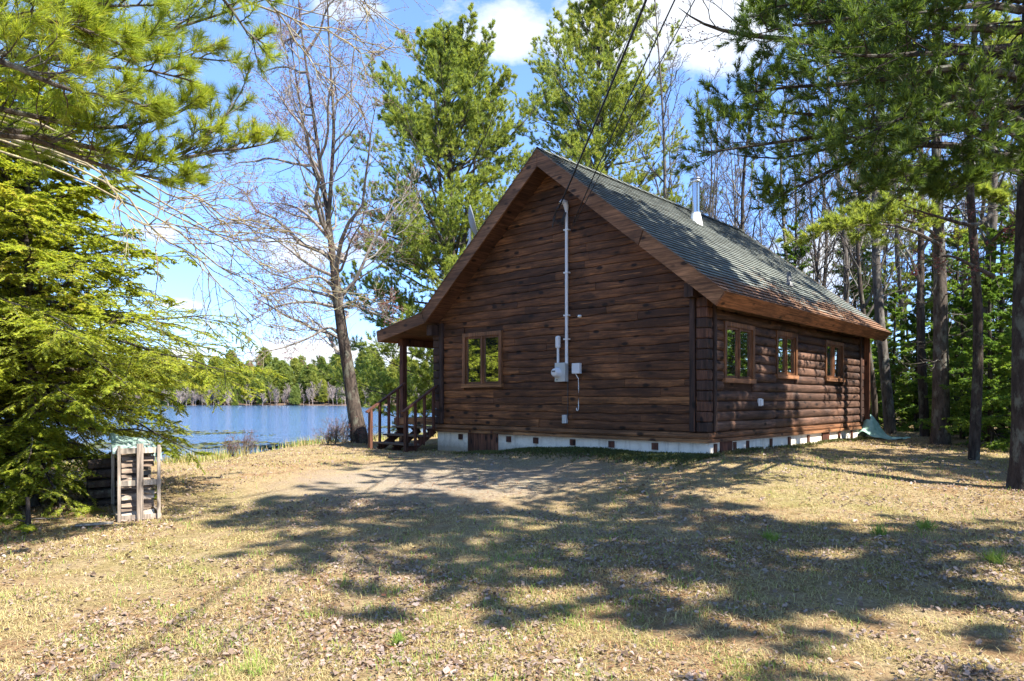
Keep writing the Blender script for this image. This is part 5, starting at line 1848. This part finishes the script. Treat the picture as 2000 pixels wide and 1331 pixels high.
# fallen leaves
mb = MB()
x, y = scatter(190000, 2.6, 22, 1.5)
dens = 0.30 + 0.5 * wob(x, y, 1.0, 36) + 0.6 * wob(x, y, 3.2, 37) + 0.3 * wob(x, y, 8.0, 38) + 0.3 * (x > 4) + 0.35 * (x < -4.5)
keep = (rng.random(len(x)) < np.clip(dens, 0.05, 1)) & (gravel(x, y) > 0.7)
x, y = x[keep], y[keep]
n = len(x)
z = ground_z(x, y)
sz = np.clip(rng.lognormal(-4.6, 0.42, n), 0.004, 0.026) * (1 + 0.035 * y)
az = rng.uniform(0, 2 * PI, n)
nv = unit(np.stack([rng.normal(0, 0.45, n), rng.normal(0, 0.45, n), np.ones(n)], 1))
t1 = unit(np.cross(nv, np.stack([np.cos(az), np.sin(az), 0 * az], 1)))
t2 = np.cross(nv, t1)
c = np.stack([x, y, z + rng.uniform(0.006, 0.03, n)], 1)
curl = (rng.uniform(-0.2, 0.7, n) * sz)[:, None] * nv
s_ = sz[:, None]
V = np.stack([c - t1 * s_, c - t2 * s_ * 0.62 + curl * 0.6, c + t1 * s_ * 1.1, c + t2 * s_ * 0.62 + curl, c - t1 * s_ * 0.3 + t2 * s_ * 0.75 + curl * 0.8, c + t1 * s_ * 0.45 - t2 * s_ * 0.8 + curl * 0.5], 1)
i6 = np.arange(n)[:, None] * 6
tl = np.clip(rng.beta(2.4, 1.5, n), 0, 0.96)
tl[rng.random(n) < 0.004] = 1.0
mb.add(V.reshape(-1, 3), i6 + np.array([[0, 1, 2]]), np.repeat(tl, 6))
for q in ((0, 2, 3), (0, 3, 4), (1, 5, 2)):
    mb.F3.append(i6 + np.array([q]))
lf = mb.build('fallen_leaves', M['leaf'])
tag(lf, 'pinkish tan dead leaves strewn over the lawn', 'leaves', None, 'stuff')

# rusty needle litter on the lawn
mb = MB()
x, y = scatter(130000, 4.0, 22, 1.3)
keep = rng.random(len(x)) < np.clip(0.25 + 0.6 * wob(x, y, 0.9, 41), 0.03, 1)
x, y = x[keep], y[keep]
n = len(x)
az = rng.uniform(0, 2 * PI, n)
d = np.stack([np.cos(az), np.sin(az), rng.normal(0, 0.2, n)], 1)
c = np.stack([x, y, ground_z(x, y) + rng.uniform(0.004, 0.02, n)], 1)
l_ = (rng.uniform(0.03, 0.05, n))[:, None]
sd = np.stack([-np.sin(az), np.cos(az), 0 * az], 1) * (0.0012 + 0.0004 * y)[:, None]
mb.tris(c - d * l_ - sd, c - d * l_ + sd, c + d * l_, rng.uniform(0, 1, n))
nl = mb.build('fallen_needles', M['needle_litter'])
tag(nl, 'rust brown pine needles lying in patches on the lawn', 'pine needles', None, 'stuff')
# needles on the roof eave
mb = MB()
n = 15000
yy = rng.uniform(Y0, Y1, n)
ss = 1 - np.abs(rng.normal(0, 0.11, n))
keep = (rng.random(n) < np.clip(0.2 + 0.9 * wob(yy, ss * 4, 1.1, 43), 0.0, 1)) & (ss > 0.3)
yy, ss = yy[keep], ss[keep]
n = len(yy)
xx = RX + (ER - RX) * ss
zz = RZ + (EZ - RZ) * ss
q = np.stack([xx + nR[0] * 0.012, yy, zz + nR[1] * 0.012], 1)
d = rng.normal(0, 1, (n, 3)) * [1, 1, 0.2]
d[:, 2] -= d[:, 0] * (RZ - EZ) / (ER - RX)
d = unit(d) * rng.uniform(0.03, 0.06, (n, 1))
sd = unit(np.cross(d, [nR[0], 0, nR[1]])) * 0.006
mb.tris(q - d - sd, q - d + sd, q + d + np.array([nR[0], 0, nR[1]]) * rng.uniform(0, 0.03, (n, 1)), rng.uniform(0.2, 1, n))
nl = mb.build('roof_needles', M['needle_litter'])
nl.location = (B0[0], B0[1], 0)
nl.rotation_euler = (0, 0, -TH)
tag(nl, 'rusty pine needles drifted along the lower roof slope', 'pine needles', None, 'stuff')

# low groundcover on the mound along the gable foundation
mb = MB()
n = 15000
u = rng.uniform(-0.3, 5.6, n)
v = -np.abs(rng.normal(0, 0.42, n)) - 0.04
keep = rng.random(n) < np.clip(0.65 + 0.5 * wob(u, v, 2.4, 45), 0, 1)
u, v = u[keep], v[keep]
n = len(u)
hp = np.array([B0[0] + (W - u) * math.cos(TH) + v * math.sin(TH), B0[1] - (W - u) * math.sin(TH) + v * math.cos(TH)]).T
p = np.stack([hp[:, 0], hp[:, 1], ground_z(hp[:, 0], hp[:, 1]) + rng.uniform(0, 0.05, n)], 1)
needles(mb, p, np.broadcast_to(UP, (n, 3)), 0.05, 5, 0.016, (20, 85), 0.4 + 0.2 * wob(u, v, 1.8, 46), 0.2)
n = 3500
v2 = rng.uniform(0.0, L, n)
u2 = W + 0.03 + np.abs(rng.normal(0, 0.12, n))
keep = rng.random(n) < np.clip(0.35 + 0.6 * wob(u2, v2, 2.0, 48), 0, 1)
u2, v2 = u2[keep], v2[keep]
h2 = np.array([B0[0] + u2 * math.cos(TH) + v2 * math.sin(TH), B0[1] - u2 * math.sin(TH) + v2 * math.cos(TH)]).T
p = np.stack([h2[:, 0], h2[:, 1], ground_z(h2[:, 0], h2[:, 1]) + rng.uniform(0, 0.04, len(u2))], 1)
needles(mb, p, np.broadcast_to(UP, (len(p), 3)), 0.06, 5, 0.016, (15, 85), 0.55 + 0.3 * wob(u2, v2, 1.8, 46), 0.25)
mo = mb.build('groundcover', M['moss'])
tag(mo, 'low dark green groundcover on the mound along the gable foundation', 'groundcover', None, 'stuff')

# taller grass along the water's edge and small bare shrubs
mb = MB()
n = 15000
x = rng.uniform(-15, 1.5, n)
y = np.interp(x, SHORE[:, 0], SHORE[:, 1]) + rng.normal(-0.1, 0.35, n)
keep = (rng.random(n) < np.clip(0.4 + 0.6 * wob(x, y, 1.5, 47), 0.05, 1)) & outside_house(x, y)
x, y = x[keep], y[keep]
n = len(x)
p = np.stack([x, y, ground_z(x, y)], 1)
az = rng.uniform(0, 2 * PI, n)
h = rng.uniform(0.10, 0.34, n)
d = np.stack([np.cos(az) * 0.35, np.sin(az) * 0.35, np.ones(n)], 1) * h[:, None]
sd = np.stack([-np.sin(az), np.cos(az), 0 * az], 1) * 0.008
mb.tris(p - sd, p + sd, p + d, np.clip(rng.uniform(0.2, 1.0, n), 0, 1))
rg = mb.build('shore_grass', M['grass'])
tag(rg, 'taller dry and green grass fringing the lake edge', 'grass', None, 'stuff')
mbq = MB()
n = 30000
x = rng.uniform(-26, 3, n)
y = np.interp(x, SHORE[:, 0], SHORE[:, 1]) + 1.5 + rng.uniform(0, 1, n) ** 1.6 * 42
keep = rng.random(n) < np.clip(0.0 + 1.6 * wob(x * 0.55, y * 1.7, 0.22, 61) + 0.3 * wob(x, y, 1.2, 62), 0, 1)
x, y = x[keep], y[keep]
n = len(x)
az = rng.uniform(0, 2 * PI, n)
s_ = rng.uniform(0.08, 0.30, n)
c = np.stack([x, y, LAKE_Z + 0.012 + rng.uniform(0, 0.02, n)], 1)
a1 = np.stack([np.cos(az), np.sin(az), 0.12 * rng.normal(0, 1, n)], 1) * s_[:, None]
a2 = np.stack([-np.sin(az), np.cos(az), 0.12 * rng.normal(0, 1, n)], 1) * s_[:, None]
mbq.tris(c - a1, c + a2, c + a1, rng.uniform(0.2, 0.9, n))
mbq.tris(c - a1 * 0.7, c + a1, c - a2 * 0.8, rng.uniform(0.2, 0.9, n))
ww = mbq.build('water_weeds', M['moss'])
tag(ww, 'brownish green weed patches floating on the shallow near part of the lake', 'water weeds', None, 'stuff')
sh_spots = [(655, 880, 20.4, 0.9), (672, 874, 20.9, 1.1), (640, 884, 20.0, 0.7), (716, 870, 20.2, 0.8), (480, 892, 19.2, 0.9), (455, 896, 18.9, 0.7)]
sp = None
for i, (px, py, Y, s) in enumerate(sh_spots):
    lab = ['bare twiggy shrub beside the maple at the lake edge', 'small leafless bush left of the maple roots', 'low bare shrub farther left along the bank', 'dry twiggy growth between the maple and the steps', 'thin leafless shrub on the bank in mid lawn', 'sparse bare stem bush on the bank, leftmost'][i]
    c = np.array([(px - 1000) / F * Y, Y])
    if sp is None:
        tr = Tree()
        m = 16
        d = rng.normal(0, 0.45, (m, 3)) + UP
        P = grow(np.zeros((m, 3)), unit(d), rng.uniform(0.4, 0.75, m), 7, 0.1, 0.15)
        limbs(tr, P, np.full(m, 0.6), 6, 3, 0, 1, 0.2, 0.0035, 0.02, 0.4)
        sp = tr.finish('bare_shrub', lab, 'shrub', (c[0], c[1], gz(*c)), M['bark_grey'], M['bud'], 'bare shrubs at the lake edge', 0, 'buds')
    else:
        copy_tree(sp, (c[0], c[1], gz(*c)), rng.uniform(0, 6), s, lab)
# fallen sticks
for i, (x, y, l_, a, lab) in enumerate(((-2.4, 15.3, 0.5, 0.15, 'dry stick lying on the ground in front of the steps'), (-5.2, 5.6, 0.35, 0.4, 'short crooked stick on the leafy ground at the lower left'), (-6.6, 9.3, 1.3, 0.25, 'long fallen branch under the hemlock'))):
    P = np.array([[x + l_ * (t - 0.5) * math.cos(a), y + l_ * (t - 0.5) * math.sin(a) + 0.03 * math.sin(9 * t), 0] for t in np.linspace(0, 1, 8)])
    P[:, 2] = ground_z(P[:, 0], P[:, 1]) + 0.03
    s = MB().tubes(P, np.linspace(0.018, 0.008, 8), 6).build('fallen_stick', M['bark_grey'], None, True)
    tag(s, lab, 'stick')
# green grass tufts at the right
for x, y, s, lab in ((2.6, 7.15, 0.10, 'bright green grass tuft on the right lawn, leftmost of three'), (3.75, 7.25, 0.12, 'bright green grass tuft between two others near the big pine'), (4.35, 7.5, 0.12, 'bright green grass tuft closest to the big pine trunk'),
                    (-0.75, 4.62, 0.07, 'small fresh green grass tuft low in the middle of the lawn'), (4.2, 6.2, 0.13, 'leafy green sprig in the shade by the right edge')):
    mbt = MB()
    m = 16
    c = np.stack([x + rng.normal(0, s * 0.35, m), y + rng.normal(0, s * 0.3, m), np.zeros(m)], 1)
    c[:, 2] = ground_z(c[:, 0], c[:, 1]) + 0.02
    needles(mbt, c, np.broadcast_to(UP, (m, 3)), s, 9, 0.007, (5, 60), 0.9, 0.06)
    tag(mbt.build('grass_tuft', M['grass']), lab, 'grass tuft', 'green grass tufts on the lawn')

# ------------------------------------------------------------------ sky, sun, camera
SUN_AZ = np.array([0.79, -0.61])
SUN_EL = math.radians(52)
sl = bpy.data.lights.new('sun', 'SUN')
sl.energy = 5.0
sl.angle = math.radians(0.53)
sl.color = (1.0, 0.955, 0.88)
so = bpy.data.objects.new('sun', sl)
COL.objects.link(so)
sv = Vector((SUN_AZ[0] * math.cos(SUN_EL), SUN_AZ[1] * math.cos(SUN_EL), math.sin(SUN_EL)))
so.rotation_euler = (-sv).to_track_quat('-Z', 'Y').to_euler()
so.location = (20, -15, 30)

w = bpy.data.worlds.new('World')
sc.world = w
w.use_nodes = True
t = NT(w)
bg = t.n['Background']
bg.inputs['Strength'].default_value = 0.115
sky = t.new('ShaderNodeTexSky')
sky.sky_type = 'NISHITA'
sky.sun_disc = False
sky.sun_elevation = SUN_EL
sky.sun_rotation = math.atan2(SUN_AZ[0], SUN_AZ[1])
sky.altitude = 100
sky.air_density = 1.0
sky.dust_density = 0.1
sky.ozone_density = 3.5
col = t.mix(1.0, sky.outputs[0], (0.94, 0.965, 1.03), 'MULTIPLY')
tc = t.new('ShaderNodeTexCoord')
sep = t.new('ShaderNodeSeparateXYZ')
t.link(tc.outputs['Generated'], sep.inputs[0])
azn = t.math('ARCTAN2', sep.outputs[0], sep.outputs[1])
eln = t.math('ARCSINE', sep.outputs[2])
cv = t.new('ShaderNodeCombineXYZ')
t.link(azn, cv.inputs[0])
t.link(t.math('MULTIPLY', eln, 1.9), cv.inputs[1])
nz = t.noise(cv.outputs[0], 5.5, 9, 0.62, 0.25)
nz2 = t.noise(cv.outputs[0], 2.2, 3, 0.5, 0.0)
acc = None
for px, py, rx, ry, amp in ((975, 45, 120, 60, 1.05), (1250, 40, 190, 85, 1.3), (1400, 50, 120, 75, 1.25), (560, 490, 170, 45, 0.85), (310, 455, 50, 22, 0.7), (345, 597, 55, 15, 1.0), (700, 500, 90, 50, 0.7),
                            (620, 692, 150, 32, 0.95), (330, 690, 110, 20, 0.9), (670, 12, 100, 38, 0.8), (800, 690, 120, 40, 0.9), (1650, 480, 260, 110, 0.75), (1850, 360, 200, 90, 0.6), (400, 632, 60, 8, 0.55), (2500, 300, 300, 120, 0.9)):
    d = np.array([(px - 1000) / F, 1, (HY - py) / F])
    a0, e0 = math.atan2(d[0], 1), math.asin(d[2] / np.linalg.norm(d))
    ax = t.math('DIVIDE', t.math('SUBTRACT', azn, a0), rx / F)
    ey = t.math('DIVIDE', t.math('SUBTRACT', eln, e0), ry / F)
    q = t.math('ADD', t.math('MULTIPLY', ax, ax), t.math('MULTIPLY', ey, ey))
    gss = t.math('MULTIPLY', t.math('EXPONENT', t.math('MULTIPLY', q, -0.8)), amp)
    acc = gss if acc is None else t.math('MAXIMUM', acc, gss)
den = t.math('ADD', t.math('MULTIPLY', acc, 0.66), t.math('MULTIPLY', t.math('SUBTRACT', nz, 0.52), 1.25))
cm = t.ramp(den, [(0.30, 0.0), (0.42, 0.55), (0.58, 1.0)])
shade_ = t.ramp(nz2, [(0.35, (2.9, 3.15, 3.6)), (0.65, (3.7, 3.8, 3.95))])
low_ = t.ramp(eln, [(0.02, (0.56, 0.68, 0.98)), (0.22, (0.68, 0.80, 1.02)), (0.55, (0.95, 0.98, 1.0))])
col = t.mix(1.0, col, low_, 'MULTIPLY')
hz = t.ramp(eln, [(0.0, 0.25), (0.06, 0.06), (0.15, 0.0)])
col = t.mix(hz, col, (2.2, 3.0, 4.0))
col = t.mix(cm, col, shade_)
t.link(col, bg.inputs['Color'])

cam = bpy.data.cameras.new('camera')
cam.sensor_width = 36
cam.lens = 36 * F / 2000
cam.shift_y = (HY - 665.5) / 2000
cam.clip_end = 3000
cam.clip_start = 0.05
co = bpy.data.objects.new('camera', cam)
co.location = (0, 0, EYE)
co.rotation_euler = (PI / 2, 0, 0)
COL.objects.link(co)
sc.camera = co
sc.view_settings.view_transform = 'Standard'
sc.view_settings.look = 'None'
sc.view_settings.exposure = 1.72
sc.view_settings.gamma = 1.0
sc.render.engine = 'CYCLES'
sc.cycles.max_bounces = 6
sc.cycles.diffuse_bounces = 3
sc.cycles.transmission_bounces = 3
sc.cycles.use_denoising = True
